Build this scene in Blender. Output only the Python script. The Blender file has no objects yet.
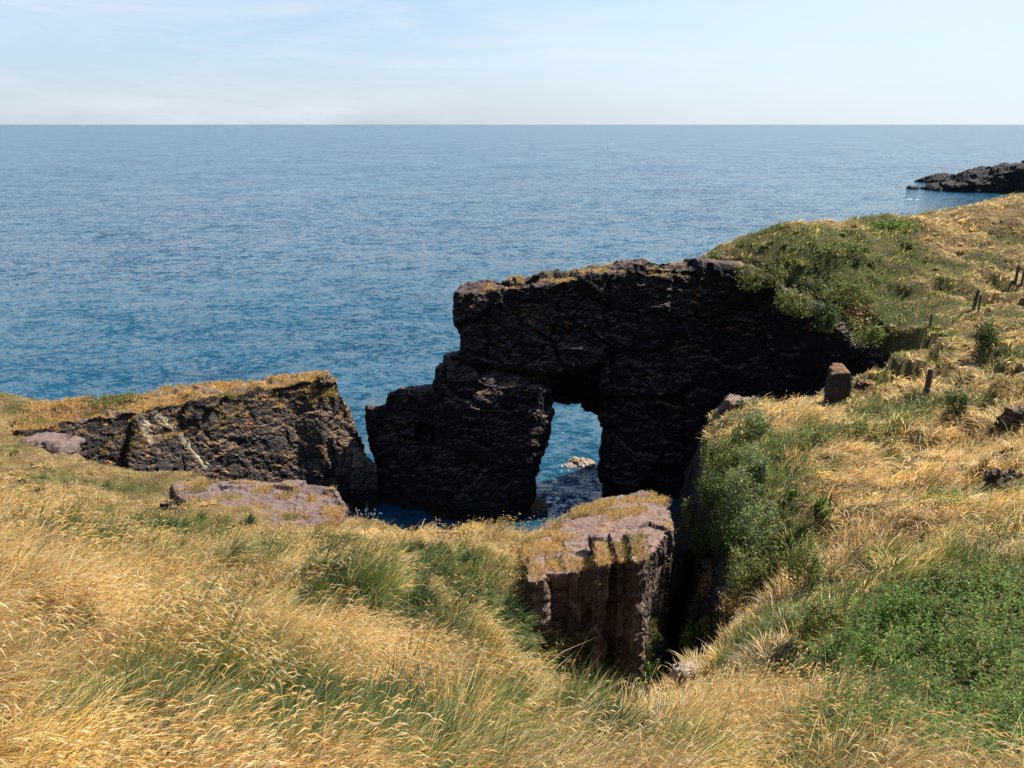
import bpy, bmesh, math, random
import numpy as np
from mathutils import Vector

R = math.radians
rng = np.random.default_rng(7)
random.seed(7)
sc = bpy.context.scene
COL = sc.collection

# ------------------------------------------------------------------ camera model
CAM_Z, F, PITCH = 20.0, 804.0, R(17.9)
CP, SP = math.cos(PITCH), math.sin(PITCH)


def ray(u, v):
    a, b = (u - 512) / F, (384 - v) / F
    return a, CP + b * SP, -SP + b * CP


def P(u, v, Y):
    """point of the photograph's view ray at forward distance Y"""
    dx, dy, dz = ray(u, v)
    t = Y / dy
    return (dx * t, Y, CAM_Z + dz * t)


# ------------------------------------------------------------------ numpy noise
_perm = rng.permutation(512).astype(np.int64)
_perm = np.concatenate([_perm, _perm, _perm])
_g = rng.normal(size=(512, 3))
_g /= np.linalg.norm(_g, axis=1)[:, None]


def perlin(p):
    p = np.asarray(p, dtype=np.float64)
    i = np.floor(p).astype(np.int64)
    f = p - i
    i &= 511
    w = f * f * f * (f * (f * 6 - 15) + 10)
    out = np.zeros(len(p))
    for dx in (0, 1):
        wx = w[:, 0] if dx else 1 - w[:, 0]
        hx = _perm[(i[:, 0] + dx) & 511]
        for dy in (0, 1):
            wy = w[:, 1] if dy else 1 - w[:, 1]
            hy = _perm[(hx + i[:, 1] + dy) & 511]
            for dz in (0, 1):
                wz = w[:, 2] if dz else 1 - w[:, 2]
                h = _perm[(hy + i[:, 2] + dz) & 511]
                g = _g[h]
                d = g[:, 0] * (f[:, 0] - dx) + g[:, 1] * (f[:, 1] - dy) + g[:, 2] * (f[:, 2] - dz)
                out += wx * wy * wz * d
    return out * 1.5


def fbm(p, scale, octs=4, gain=0.5, off=0.0):
    p = np.asarray(p, dtype=np.float64) / scale + off
    out, a = np.zeros(len(p)), 1.0
    for k in range(octs):
        out += a * perlin(p)
        p = p * 2.03 + 17.3
        a *= gain
    return out


def xy3(x, y, z=0.0):
    x = np.asarray(x, dtype=np.float64).ravel()
    y = np.asarray(y, dtype=np.float64).ravel()
    return np.stack([x, y, np.full_like(x, z)], 1)


def cellrand(c, seed):
    h = (c[:, 0] * 73856093) ^ (c[:, 1] * 19349663) ^ (c[:, 2] * 83492791) ^ (seed * 2654435761)
    h = (h ^ (h >> 13)) * 1274126177
    h = h ^ (h >> 16)
    return (h & 0xFFFF) / 32767.5 - 1.0


def worley(q, seed):
    """nearest jittered cell: its id, the offset from its centre, distance gap to the next cell"""
    base = np.floor(q).astype(np.int64)
    best = np.full(len(q), 1e9); second = np.full(len(q), 1e9)
    cid = base.copy(); dl = np.zeros_like(q)
    for dx in (-1, 0, 1):
        for dy in (-1, 0, 1):
            for dz in (-1, 0, 1):
                c = base + np.array([dx, dy, dz])
                ctr = c + 0.5 + 0.42 * np.stack([cellrand(c, seed + 1), cellrand(c, seed + 2), cellrand(c, seed + 3)], 1)
                e = q - ctr
                d = (e ** 2).sum(1)
                m_ = d < best
                second = np.where(m_, best, np.minimum(second, d))
                cid[m_] = c[m_]; dl[m_] = e[m_]
                best = np.where(m_, d, best)
    return cid, dl, np.sqrt(second) - np.sqrt(best)


def smooth(a, b, x):
    t = np.clip((x - a) / (b - a), 0, 1)
    return t * t * (3 - 2 * t)


# ------------------------------------------------------------------ object helpers
def link(o, parent=None):
    COL.objects.link(o)
    if parent:
        o.parent = parent
    return o


def tag(o, label=None, cat=None, group=None, kind=None):
    if label: o['label'] = label
    if cat: o['category'] = cat
    if group: o['group'] = group
    if kind: o['kind'] = kind
    return o


def empty(name, loc=(0, 0, 0), rz=0.0):
    o = bpy.data.objects.new(name, None)
    o.location = loc
    o.rotation_euler = (0, 0, rz)
    return link(o)


def mesh_arrays(name, v, f, mat=None, col=None, parent=None, smooth_shade=False, mats=None, midx=None):
    v = np.asarray(v, dtype=np.float32)
    f = np.asarray(f, dtype=np.int32)
    k = f.shape[1]
    me = bpy.data.meshes.new(name)
    me.vertices.add(len(v))
    me.vertices.foreach_set('co', v.ravel())
    me.loops.add(f.size)
    me.loops.foreach_set('vertex_index', f.ravel())
    me.polygons.add(len(f))
    me.polygons.foreach_set('loop_start', np.arange(0, f.size, k, dtype=np.int32))
    me.polygons.foreach_set('loop_total', np.full(len(f), k, dtype=np.int32))
    me.polygons.foreach_set('use_smooth', np.full(len(f), smooth_shade, dtype=bool))
    me.update(calc_edges=True)
    if col is not None:
        a = me.color_attributes.new('tint', 'FLOAT_COLOR', 'POINT')
        c4 = np.ones((len(v), 4), dtype=np.float32)
        c4[:, :3] = col
        a.data.foreach_set('color', c4.ravel())
    if mat: me.materials.append(mat)
    o = bpy.data.objects.new(name, me)
    return link(o, parent)


# ------------------------------------------------------------------ materials
def new_mat(name):
    m = bpy.data.materials.new(name)
    m.use_nodes = True
    nt = m.node_tree
    nt.nodes.clear()
    out = nt.nodes.new('ShaderNodeOutputMaterial')
    return m, nt, out


def N(nt, kind, **kw):
    n = nt.nodes.new(kind)
    for k, v in kw.items():
        if k in n.inputs:
            n.inputs[k].default_value = v
        else:
            setattr(n, k, v)
    return n


def L(nt, a, b):
    nt.links.new(a, b)


def ramp(nt, src, stops):
    r = nt.nodes.new('ShaderNodeValToRGB')
    while len(r.color_ramp.elements) < len(stops):
        r.color_ramp.elements.new(0.5)
    for e, (p, c) in zip(r.color_ramp.elements, stops):
        e.position = p
        e.color = (*c, 1) if len(c) == 3 else c
    L(nt, src, r.inputs[0])
    return r.outputs[0]


def mixc(nt, fac, a, b):
    m = nt.nodes.new('ShaderNodeMix')
    m.data_type = 'RGBA'
    for s, i in ((fac, 0), (a, 6), (b, 7)):
        if hasattr(s, 'links'):
            L(nt, s, m.inputs[i])
        elif i == 0:
            m.inputs[0].default_value = s
        else:
            m.inputs[i].default_value = (*s, 1)
    return m.outputs[2]


def noise_out(nt, vec, scale, detail=6, rough=0.6, dist=0.0):
    n = N(nt, 'ShaderNodeTexNoise', Scale=scale, Detail=detail, Roughness=rough, Distortion=dist)
    if vec: L(nt, vec, n.inputs['Vector'])
    return n.outputs['Fac']


def math_n(nt, op, a, b=None, clamp=False):
    m = nt.nodes.new('ShaderNodeMath')
    m.operation = op
    m.use_clamp = clamp
    for i, s in enumerate((a, b)):
        if s is None: continue
        if hasattr(s, 'links'): L(nt, s, m.inputs[i])
        else: m.inputs[i].default_value = s
    return m.outputs[0]


def grass_mat(name, trans=0.35, rough=0.6, spec=0.25):
    m, nt, out = new_mat(name)
    at = N(nt, 'ShaderNodeAttribute', attribute_name='tint')
    d = N(nt, 'ShaderNodeBsdfPrincipled', Roughness=rough)
    d.inputs['Specular IOR Level'].default_value = spec
    t = nt.nodes.new('ShaderNodeBsdfTranslucent')
    mx = N(nt, 'ShaderNodeMixShader', Fac=trans)
    L(nt, at.outputs['Color'], d.inputs['Base Color'])
    L(nt, at.outputs['Color'], t.inputs['Color'])
    L(nt, d.outputs[0], mx.inputs[1])
    L(nt, t.outputs[0], mx.inputs[2])
    L(nt, mx.outputs[0], out.inputs[0])
    return m


def rock_mat(name, dark, mid, light, top, orange=0.0, grey=0.2, scale=1.0, top_amt=0.6, bump=0.6, wet=0.0, tint=False, vstreak=0.0):
    """weathered rock: mottled body, speckle, pale and orange lichen on ledges, wet band by the water"""
    m, nt, out = new_mat(name)
    geo = nt.nodes.new('ShaderNodeNewGeometry')
    pos = geo.outputs['Position']
    st = N(nt, 'ShaderNodeMapping')
    st.inputs['Rotation'].default_value = (R(14), R(-12), 0)
    st.inputs['Scale'].default_value = (0.35, 0.35, 1.6)
    L(nt, pos, st.inputs[0])
    n1 = noise_out(nt, pos, 0.55 * scale, 8, 0.65, 0.6)
    n2 = noise_out(nt, pos, 4.5 * scale, 8, 0.72)
    n3 = noise_out(nt, st.outputs[0], 1.7 * scale, 8, 0.7, 0.8)
    a = math_n(nt, 'ADD', math_n(nt, 'MULTIPLY', n1, 0.35), math_n(nt, 'MULTIPLY', n2, 0.35))
    a = math_n(nt, 'ADD', a, math_n(nt, 'MULTIPLY', n3, 0.3))
    n9 = noise_out(nt, pos, 19 * scale, 5, 0.75)
    a = math_n(nt, 'ADD', a, math_n(nt, 'MULTIPLY', math_n(nt, 'SUBTRACT', n9, 0.5), 0.38))
    c = ramp(nt, a, [(0.36, dark), (0.5, mid), (0.64, light)])
    # pebble speckle
    v = N(nt, 'ShaderNodeTexVoronoi', Scale=11 * scale)
    L(nt, pos, v.inputs['Vector'])
    sp = ramp(nt, v.outputs['Distance'], [(0.12, (1, 1, 1)), (0.3, (0, 0, 0))])
    n4 = noise_out(nt, pos, 2.2 * scale, 5, 0.6)
    spf = math_n(nt, 'MULTIPLY', sp, ramp(nt, n4, [(0.5, (0, 0, 0)), (0.62, (grey, grey, grey))]))
    c = mixc(nt, spf, c, tuple(min(1, x * 1.6 + 0.04) for x in light))
    # ledge tops
    sep = nt.nodes.new('ShaderNodeSeparateXYZ')
    L(nt, geo.outputs['Normal'], sep.inputs[0])
    nz = sep.outputs['Z']
    n5 = noise_out(nt, pos, 1.3 * scale, 7, 0.65)
    up = math_n(nt, 'ADD', nz, math_n(nt, 'MULTIPLY', math_n(nt, 'SUBTRACT', n5, 0.5), 1.1))
    upf = math_n(nt, 'MULTIPLY', ramp(nt, up, [(0.5, (0, 0, 0)), (0.85, (1, 1, 1))]), top_amt)
    c = mixc(nt, upf, c, mixc(nt, n2, tuple(x * 0.7 for x in top), tuple(x * 1.3 for x in top)))
    if orange > 0:
        n6 = noise_out(nt, pos, 0.9 * scale, 6, 0.7, 0.4)
        of = math_n(nt, 'MULTIPLY', ramp(nt, n6, [(0.56, (0, 0, 0)), (0.66, (1, 1, 1))]), ramp(nt, up, [(0.35, (0, 0, 0)), (0.7, (1, 1, 1))]))
        c = mixc(nt, math_n(nt, 'MULTIPLY', of, orange), c, (0.42, 0.19, 0.045))
    if vstreak:
        vm = N(nt, 'ShaderNodeMapping'); vm.inputs['Scale'].default_value = (2.6, 2.6, .35); L(nt, pos, vm.inputs[0])
        vn = noise_out(nt, vm.outputs[0], 1.6, 7, .7, .3)
        c = mixc(nt, math_n(nt, 'MULTIPLY', ramp(nt, vn, [(.54, (0, 0, 0)), (.68, (1, 1, 1))]), vstreak), c, (0.30, 0.225, 0.17))
    if tint:
        at = N(nt, 'ShaderNodeAttribute', attribute_name='tint')
        sx = nt.nodes.new('ShaderNodeSeparateColor')
        L(nt, at.outputs['Color'], sx.inputs[0])
        c = mixc(nt, sx.outputs[0], c, (0.36, 0.31, 0.22))
    if wet > 0:
        sp2 = nt.nodes.new('ShaderNodeSeparateXYZ')
        L(nt, pos, sp2.inputs[0])
        wz = math_n(nt, 'ADD', sp2.outputs['Z'], math_n(nt, 'MULTIPLY', n1, -1.6))
        wf = ramp(nt, math_n(nt, 'MULTIPLY', wz, 0.5), [(0.0, (1, 1, 1)), (0.5, (0, 0, 0))])
        c = mixc(nt, math_n(nt, 'MULTIPLY', wf, wet), c, (0.008, 0.009, 0.006))
    b = N(nt, 'ShaderNodeBsdfPrincipled', Roughness=0.85)
    b.inputs['Specular IOR Level'].default_value = 0.25
    L(nt, c, b.inputs['Base Color'])
    h = math_n(nt, 'ADD', math_n(nt, 'MULTIPLY', n2, 0.45), math_n(nt, 'MULTIPLY', n3, 0.3))
    n7 = noise_out(nt, pos, 16 * scale, 6, 0.7)
    h = math_n(nt, 'ADD', h, math_n(nt, 'MULTIPLY', n7, 0.30))
    h = math_n(nt, 'ADD', h, math_n(nt, 'MULTIPLY', v.outputs['Distance'], -0.12))
    bp = N(nt, 'ShaderNodeBump', Strength=bump, Distance=0.22 / scale)
    L(nt, h, bp.inputs['Height'])
    L(nt, bp.outputs[0], b.inputs['Normal'])
    L(nt, b.outputs[0], out.inputs[0])
    return m


M_GRASS = grass_mat('grass_blades', 0.46, 0.6)
M_LEAF = grass_mat('leaves', 0.35, 0.6, 0.15)
M_GULLY = rock_mat('gully_rock', (0.006, 0.005, 0.004), (0.015, 0.012, 0.010), (0.04, 0.032, 0.026), (0.07, 0.055, 0.035), grey=0.2, wet=0.8)
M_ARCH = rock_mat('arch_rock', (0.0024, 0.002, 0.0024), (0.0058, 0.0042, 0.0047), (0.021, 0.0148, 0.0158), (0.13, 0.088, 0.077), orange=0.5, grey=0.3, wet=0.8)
M_SPUR = rock_mat('spur_rock', (0.010, 0.0085, 0.0085), (0.032, 0.026, 0.0245), (0.080, 0.064, 0.058), (0.34, 0.21, 0.10), orange=0.9, grey=0.6, wet=0.8, tint=True, top_amt=.4)
M_PINK = rock_mat('pink_rock', (0.04, 0.028, 0.026), (0.11, 0.075, 0.069), (0.21, 0.15, 0.13), (0.165, 0.112, 0.092), orange=0.25, grey=0.7, scale=1.5)
M_BLUFF = rock_mat('bluff_rock', (0.018, 0.013, 0.011), (0.07, 0.048, 0.040), (0.19, 0.135, 0.105), (0.26, 0.165, 0.125), orange=0.45, grey=0.9, scale=1.4, vstreak=.65)
M_STONE = rock_mat('standing_stone_rock', (0.010, 0.008, 0.008), (0.026, 0.021, 0.020), (0.055, 0.045, 0.042), (0.34, 0.19, 0.09), orange=0.8, grey=0.4, scale=1.5)
M_PALE = rock_mat('pale_rock', (0.14, 0.10, 0.08), (0.23, 0.17, 0.13), (0.33, 0.26, 0.2), (0.30, 0.23, 0.17), grey=0.5, scale=2)
M_SHADE_EARTH = rock_mat('shade_dark_earth', (0.018, 0.012, 0.008), (0.045, 0.03, 0.02), (0.09, 0.062, 0.04), (0.20, 0.14, 0.07), grey=0.1, scale=2)  # earth colour kept dark to stand in for deep shadow in the slope
M_TAN = rock_mat('tan_rock', (0.05, 0.04, 0.028), (0.11, 0.085, 0.055), (0.18, 0.14, 0.09), (0.16, 0.125, 0.08), grey=0.3, scale=2)
M_FAR = rock_mat('headland_rock', (0.006, 0.005, 0.005), (0.014, 0.0115, 0.0105), (0.032, 0.027, 0.024), (0.05, 0.045, 0.028), grey=0.0, scale=0.25, top_amt=0.2)

# ------------------------------------------------------------------ terrain
CTRL = [  # x, y, z of the turf surface
    (0, 0, 18.3), (-5, 0, 18.8), (5, 0, 17.9), (-14, 0, 20), (12, 0, 18.6), (0, -8, 20.5), (20, 0, 20), (-30, 0, 19),
    (0, 3, 16.9), (0, 5, 15.9), (-0.5, 10, 13.4), (-1.5, 15, 10.95), (-1, 18, 9.6), (-1, 21, 8.5), (-1.5, 24, 7.3),
    (3, 5, 15.6),
    P(30, 515, 7.0), P(80, 565, 7.0), P(150, 600, 8.0), (-14, 10, 15.5), (-25, 15, 14), (-10, 18, 10.4), (-6, 18, 9.7),
    (-15, 20, 10.2),
    P(200, 500, 26), P(60, 455, 31), P(10, 432, 33), P(0, 409, 36), (-30, 36, 7.6), (-45, 30, 9), (-60, 20, 12),
    P(340, 530, 23.5), P(440, 532, 24.3), P(530, 545, 21), P(270, 500, 26.5), (1.0, 24.2, 6.8), (-.5, 24.5, 6.9), P(515, 588, 17),
    # hollow in front of the bluff
    (0.76, 6.6, 14.5), (1.2, 9, 11.8), (1.6, 12, 8.9), (2.6, 16, 6.2), (1.4, 15.5, 7.3),
    P(700, 665, 13.5), P(690, 655, 15), P(740, 690, 8), P(760, 620, 12),
    # right bank
    P(830, 600, 12.5), P(830, 560, 14.6), P(780, 500, 19.8), P(740, 420, 28.7), P(700, 500, 21.5), P(836, 403, 30.2),
    P(890, 345, 37), P(930, 322, 36.5), P(950, 300, 39), P(1000, 400, 24.6), P(927, 392, 27), P(1000, 550, 13.2),
    P(900, 500, 17), P(900, 450, 21.5), P(1000, 700, 6.3), P(1000, 620, 9.5), P(900, 650, 8.5), P(900, 580, 12), P(1010, 350, 30),
    P(1020, 450, 20),
    (30, 10, 17.5), (28, 25, 15.5), (38, 40, 16.5), (50, 55, 19), (50, 20, 20),
    # far hillside
    P(790, 221, 48), P(880, 214, 51), P(960, 210, 53), P(1024, 193, 55), P(730, 252, 46), P(760, 268, 44), P(830, 312, 41),
    P(845, 270, 43.5), P(900, 260, 45), P(1000, 250, 46), P(1000, 300, 38), (18, 55, 10.5), (30, 63, 11.5), (45, 66, 13),
]
CTRL = np.array(CTRL, dtype=np.float64)


def _tps_k(r2):
    return np.where(r2 > 1e-12, 0.5 * r2 * np.log(np.maximum(r2, 1e-12)), 0.0)


def tps_fit(pts, lam=0.6):
    n = len(pts)
    d = pts[:, None, :2] - pts[None, :, :2]
    K = _tps_k((d ** 2).sum(-1)) + lam * np.eye(n)
    Q = np.c_[np.ones(n), pts[:, :2]]
    A = np.block([[K, Q], [Q.T, np.zeros((3, 3))]])
    return np.linalg.solve(A, np.r_[pts[:, 2], 0, 0, 0])


TW = tps_fit(CTRL)


def top_z(x, y):
    x = np.asarray(x, float).ravel()
    y = np.asarray(y, float).ravel()
    z = TW[-3] + TW[-2] * x + TW[-1] * y
    for (px, py, _), w in zip(CTRL, TW[:-3]):
        z += w * _tps_k((x - px) ** 2 + (y - py) ** 2)
    return z


LAND = np.array([(-90, -60), (-90, 30), (-45, 36), (-27, 41.0), (-21.2, 40.2), (-19.6, 37.6), (-20.6, 33.6), (-17, 30.8), (-11.5, 29.3), (-8, 27.2), (-5.5, 26.2),
                 (-3, 25.2), (0, 24.6), (2.2, 24.4), (3.6, 23.8), (3.9, 20), (3.6, 17.8), (3.6, 16.2), (4.6, 15.6), (5.3, 16.6),
                 (5.7, 20), (6.3, 24), (7.6, 29), (8.3, 31.6), (11, 32.6), (14, 34), (17.5, 36.2), (18.4, 37.6), (17.7, 40.9), (15.4, 43.3), (12.6, 45.2), (9.8, 46.0),
                 (10.5, 47.5), (15, 50.5), (22, 56), (34, 64), (50, 68), (80, 72), (90, 60), (90, -60)], float)


def sd_poly(x, y, poly):
    """signed distance, positive inside"""
    x = np.asarray(x, float).ravel(); y = np.asarray(y, float).ravel()
    d = np.full(len(x), 1e18); inside = np.zeros(len(x), bool)
    n = len(poly)
    for i in range(n):
        ax, ay = poly[i]; bx, by = poly[(i + 1) % n]
        ex, ey = bx - ax, by - ay
        wx, wy = x - ax, y - ay
        t = np.clip((wx * ex + wy * ey) / (ex * ex + ey * ey), 0, 1)
        d = np.minimum(d, (wx - ex * t) ** 2 + (wy - ey * t) ** 2)
        c = ((ay > y) != (by > y)) & (x < (bx - ax) * (y - ay) / (by - ay + 1e-30) + ax)
        inside ^= c
    return np.where(inside, 1, -1) * np.sqrt(d)


def seg(a, b, s): return np.arange(a, b, s)


GX = np.unique(np.round(np.r_[seg(-90, -30, 1.5), seg(-30, -12, 0.3), seg(-12, 14, 0.16), seg(14, 40, 0.25), seg(40, 91, 1.5)], 4))
GY = np.unique(np.round(np.r_[seg(-60, -4, 2.0), seg(-4, 34, 0.16), seg(34, 66, 0.25), seg(66, 76, 1.0)], 4))
XX, YY = np.meshgrid(GX, GY, indexing='ij')
xf, yf = XX.ravel(), YY.ravel()
p0 = xy3(xf, yf)
ZT = top_z(xf, yf)
ZT -= 0.30 * (1 - smooth(18, 26, np.hypot(xf, yf))) + 0.1
near = np.clip(np.hypot(xf, yf) / 7, 0.3, 1)
ZT += near * 0.40 * fbm(p0, 3.6, 3, 0.5, 3.1) + near * (0.44 - .14 * smooth(30, 40, yf)) * (0.35 - np.abs(fbm(p0, 1.9, 3, 0.5, 9.7))) + 0.03 * fbm(p0, 0.5, 2, 0.5, 5.0)
# small terrace steps (sheep tracks and slumps) on the right-hand slope
stepm = smooth(9, 14, xf) * smooth(12, 16, yf) * (1 - smooth(40, 46, yf))
ph = ZT / 0.85 + 0.8 * fbm(p0, 5.0, 3, 0.5, 21)
fr = ph - np.floor(ph)
ZT += stepm * 0.85 * (smooth(0.66, 0.84, fr) - fr) * (0.55 + .45 * smooth(13, 17, xf))
SD = sd_poly(xf, yf, LAND) + 0.35 * fbm(p0, 1.6, 4, 0.55, 2.2)
ZG = ZT - 0.35 * np.exp(-np.clip(SD, 0, None) / 0.5)
ZG = np.where(SD < 0, np.maximum(ZG + SD * (4.5 + 9 * smooth(32.5, 35, yf)), -3.0), ZG)
ZGR = ZG.reshape(XX.shape)
SDR = SD.reshape(XX.shape)


def bil(A, x, y):
    x = np.asarray(x, float).ravel(); y = np.asarray(y, float).ravel()
    i = np.clip(np.searchsorted(GX, x) - 1, 0, len(GX) - 2)
    j = np.clip(np.searchsorted(GY, y) - 1, 0, len(GY) - 2)
    tx = np.clip((x - GX[i]) / (GX[i + 1] - GX[i]), 0, 1)
    ty = np.clip((y - GY[j]) / (GY[j + 1] - GY[j]), 0, 1)
    return (A[i, j] * (1 - tx) * (1 - ty) + A[i + 1, j] * tx * (1 - ty) + A[i, j + 1] * (1 - tx) * ty + A[i + 1, j + 1] * tx * ty)


def gz(x, y): return float(bil(ZGR, [x], [y])[0])


def G(u, v):
    """where the view ray of the photograph meets the turf"""
    dx, dy, dz = ray(u, v)
    t = np.arange(1.8, 80, 0.04)
    x, y, z = dx * t, dy * t, CAM_Z + dz * t
    h = bil(ZGR, x, y)
    k = np.argmax(z < h)
    return (x[k], y[k], h[k])


# ---- colour zones: how green (0 straw .. 1 green) and extra patches
def px_patches(lst):
    out = []
    for (u, v, rpx, amt) in lst:
        if u > 790 and v < 600: amt *= .62
        g = G(u, v)
        d = math.dist((0, 0, CAM_Z), g)
        out.append((g[0], g[1], rpx * d / F, amt))
    return out


GREEN = px_patches([
    (90, 545, 40, .7), (160, 530, 50, .6), (300, 550, 55, .55), (260, 740, 85, 1.6), (200, 705, 50, .6), (330, 600, 40, .7), (400, 610, 35, .7), (160, 620, 35, .6), (520, 650, 30, .8), (455, 690, 40, .6), (600, 740, 60, .6), (130, 690, 40, .4), (340, 735, 50, .6),
    (420, 562, 40, 1.0), (440, 590, 30, .9), (350, 575, 35, .9), (500, 615, 45, 1.0), (435, 635, 30, .8), (480, 720, 60, .6), (560, 730, 60, .6),
    (290, 660, 30, .5), (30, 545, 25, .4), (130, 488, 20, .6), (250, 490, 25, .7), (20, 640, 35, .4), (560, 690, 40, .5), (640, 700, 30, .6), (100, 740, 60, .4),
    (650, 665, 28, 1.0), (745, 660, 50, .7), (770, 640, 50, .8), (850, 430, 40, .6), (800, 440, 40, .8), (760, 450, 45, 1.0), (740, 480, 40, 1.0), (740, 520, 50, .9),
    (765, 560, 40, .9), (900, 520, 40, .25), (960, 500, 40, .3), (880, 420, 30, .7), (900, 410, 30, .7), (870, 560, 30, .3), (960, 600, 70, .9), (880, 640, 70, 1.0),
    (950, 680, 90, 1.0), (850, 690, 60, .9), (1000, 740, 80, .7), (900, 740, 60, .8), (990, 560, 40, .7), (780, 690, 50, .4),
    (800, 270, 60, .4), (850, 245, 40, .6), (860, 290, 50, .5), (770, 240, 40, .3), (900, 290, 60, .2), (930, 320, 50, .3), (890, 222, 30, 1.0), (870, 330, 40, .7),
    (940, 270, 60, .4), (830, 300, 50, .5), (960, 340, 40, .5), (1010, 235, 30, .4), (150, 392, 20, .4), (30, 410, 18, .5)])
DRY = px_patches([(960, 225, 60, .8), (1000, 205, 40, .8), (820, 415, 40, .5), (640, 740, 70, .5), (720, 735, 60, .6), (560, 520, 60, .6), (500, 540, 45, .7), (300, 520, 60, .6), (40, 580, 60, .6),
                  (180, 640, 60, .6), (900, 470, 60, .5), (950, 450, 50, .6), (380, 690, 60, .5), (60, 500, 40, .6), (700, 700, 60, .7), (690, 690, 30, .7), (815, 515, 45, .7), (850, 540, 45, .5), (120, 430, 60, .4), (870, 480, 50, .4), (980, 520, 40, .4)])


def greenness(x, y):
    p = xy3(x, y)
    g = 0.20 + 0.62 * fbm(p, 2.0, 4, 0.55, 40) + 0.22 * fbm(p, 7.0, 2, 0.5, 11)
    for (px, py, r, a) in GREEN:
        d2 = ((x - px) ** 2 + (y - py) ** 2) / (r * r)
        g += a * 1.15 * np.exp(-d2)
    for (px, py, r, a) in DRY:
        d2 = ((x - px) ** 2 + (y - py) ** 2) / (r * r)
        g -= a * 0.8 * np.exp(-d2)
    return np.clip(g, -0.3, 1.2)


# rocks poking through the turf (plan polygons, no grass inside)
BLUFF_TOP = [P(530, 576, 18.0), P(570, 572, 17.8), P(612, 561, 18.0), P(645, 562, 18.0), P(669, 528, 20.0), P(667, 500, 23.0), P(643, 490, 24.2), P(605, 498, 24.3), P(548, 519, 23.6), P(520, 545, 21.0)]
SLAB_TOP = [P(170, 483, 28.2), P(300, 486, 27.6), P(335, 492, 26.8), P(347, 512, 25.6), P(338, 536, 24.0), P(280, 536, 23.6), P(205, 520, 24.6), P(180, 500, 26.0)]
BLUFF_XY = np.array([p[:2] for p in BLUFF_TOP]) + np.array([[.35, 0]] * 2 + [[0, 0]] * 6 + [[.5, 0]] * 2)
SLAB_XY = np.array([p[:2] for p in SLAB_TOP])


def bare(x, y):
    p = xy3(x, y)
    n = 0.5 * fbm(p, 1.2, 3, 0.55, 77)
    a = smooth(0.15, 0.6, sd_poly(x, y, BLUFF_XY) + n)
    b = smooth(-0.3, 0.4, sd_poly(x, y, SLAB_XY) + 1.1 * n)
    return np.maximum(a, b)


# ---- ground sheet
gcol = np.zeros((len(xf), 3))
gg = np.clip(greenness(xf, yf), 0, 1)[:, None]
nn = np.clip(0.5 + fbm(p0, 0.8, 3, 0.6, 60), 0, 1)[:, None]
gcol = (np.array([0.19, 0.13, 0.055]) * (1 - gg) + np.array([0.06, 0.065, 0.02]) * gg) * (0.65 + 0.6 * nn)
cl = smooth(0.15, -0.25, SD)[:, None]
gcol = gcol * (1 - cl) + np.array([0.035, 0.028, 0.024]) * cl
nx, ny = len(GX), len(GY)
ii = np.arange(nx * ny).reshape(nx, ny)
quads = np.stack([ii[:-1, :-1], ii[1:, :-1], ii[1:, 1:], ii[:-1, 1:]], -1).reshape(-1, 4)
tv = np.stack([xf, yf, ZG], 1)
# crumble the cliff edges sideways so that no wall is a plain curtain
k = smooth(0.1, -0.5, SD)
tv[:, 0] += k * 0.5 * fbm(tv, 1.3, 3, 0.55, 5)
tv[:, 1] += k * 0.5 * fbm(tv, 1.3, 3, 0.55, 15)
keep = (ZG[quads] > -2.9).any(1)
m, nt, out = new_mat('turf')
at = N(nt, 'ShaderNodeAttribute', attribute_name='tint')
geo = nt.nodes.new('ShaderNodeNewGeometry')
n1 = noise_out(nt, geo.outputs['Position'], 9, 8, 0.7)
n2 = noise_out(nt, geo.outputs['Position'], 2.0, 6, 0.6)
hs = N(nt, 'ShaderNodeHueSaturation')
L(nt, ramp(nt, n1, [(0.3, (.45,) * 3), (0.7, (1.35,) * 3)]), hs.inputs['Value'])
L(nt, at.outputs['Color'], hs.inputs['Color'])
b = N(nt, 'ShaderNodeBsdfPrincipled', Roughness=0.9)
b.inputs['Specular IOR Level'].default_value = 0.1
bp = N(nt, 'ShaderNodeBump', Strength=0.8, Distance=0.12)
L(nt, math_n(nt, 'ADD', n1, n2), bp.inputs['Height'])
L(nt, hs.outputs[0], b.inputs['Base Color'])
L(nt, bp.outputs[0], b.inputs['Normal'])
L(nt, b.outputs[0], out.inputs[0])
ground = mesh_arrays('ground', tv, quads[keep], m, gcol, smooth_shade=True)
tag(ground, 'grassy headland slope falling to the cliff edge', 'ground', kind='structure')


# ------------------------------------------------------------------ rocks
def prism(bm, top, bot):
    n = len(top)
    a = [bm.verts.new(p) for p in top]
    c = [bm.verts.new(p) for p in bot]
    bm.faces.new(a)
    bm.faces.new(list(reversed(c)))
    for i in range(n):
        j = (i + 1) % n
        bm.faces.new((a[j], a[i], c[i], c[j]))


def hull(bm, pts):
    t = bmesh.new()
    for p in pts: t.verts.new(p)
    r = bmesh.ops.convex_hull(t, input=t.verts)
    bmesh.ops.delete(t, geom=[g for g in r['geom_interior'] if isinstance(g, bmesh.types.BMVert)], context='VERTS')
    t.verts.index_update()
    vs = [bm.verts.new(v.co) for v in t.verts]
    for f in t.faces:
        bm.faces.new([vs[v.index] for v in f.verts])
    t.free()


def drop(pts, z=-1.5, dx=0.0, dy=0.0, zs=None):
    return [(p[0] + dx, p[1] + dy, z) for p in pts]


BED = np.array([[0.96, 0.05, -0.2], [0.0, 0.98, -0.12], [0.2, 0.12, 0.97]])


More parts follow.
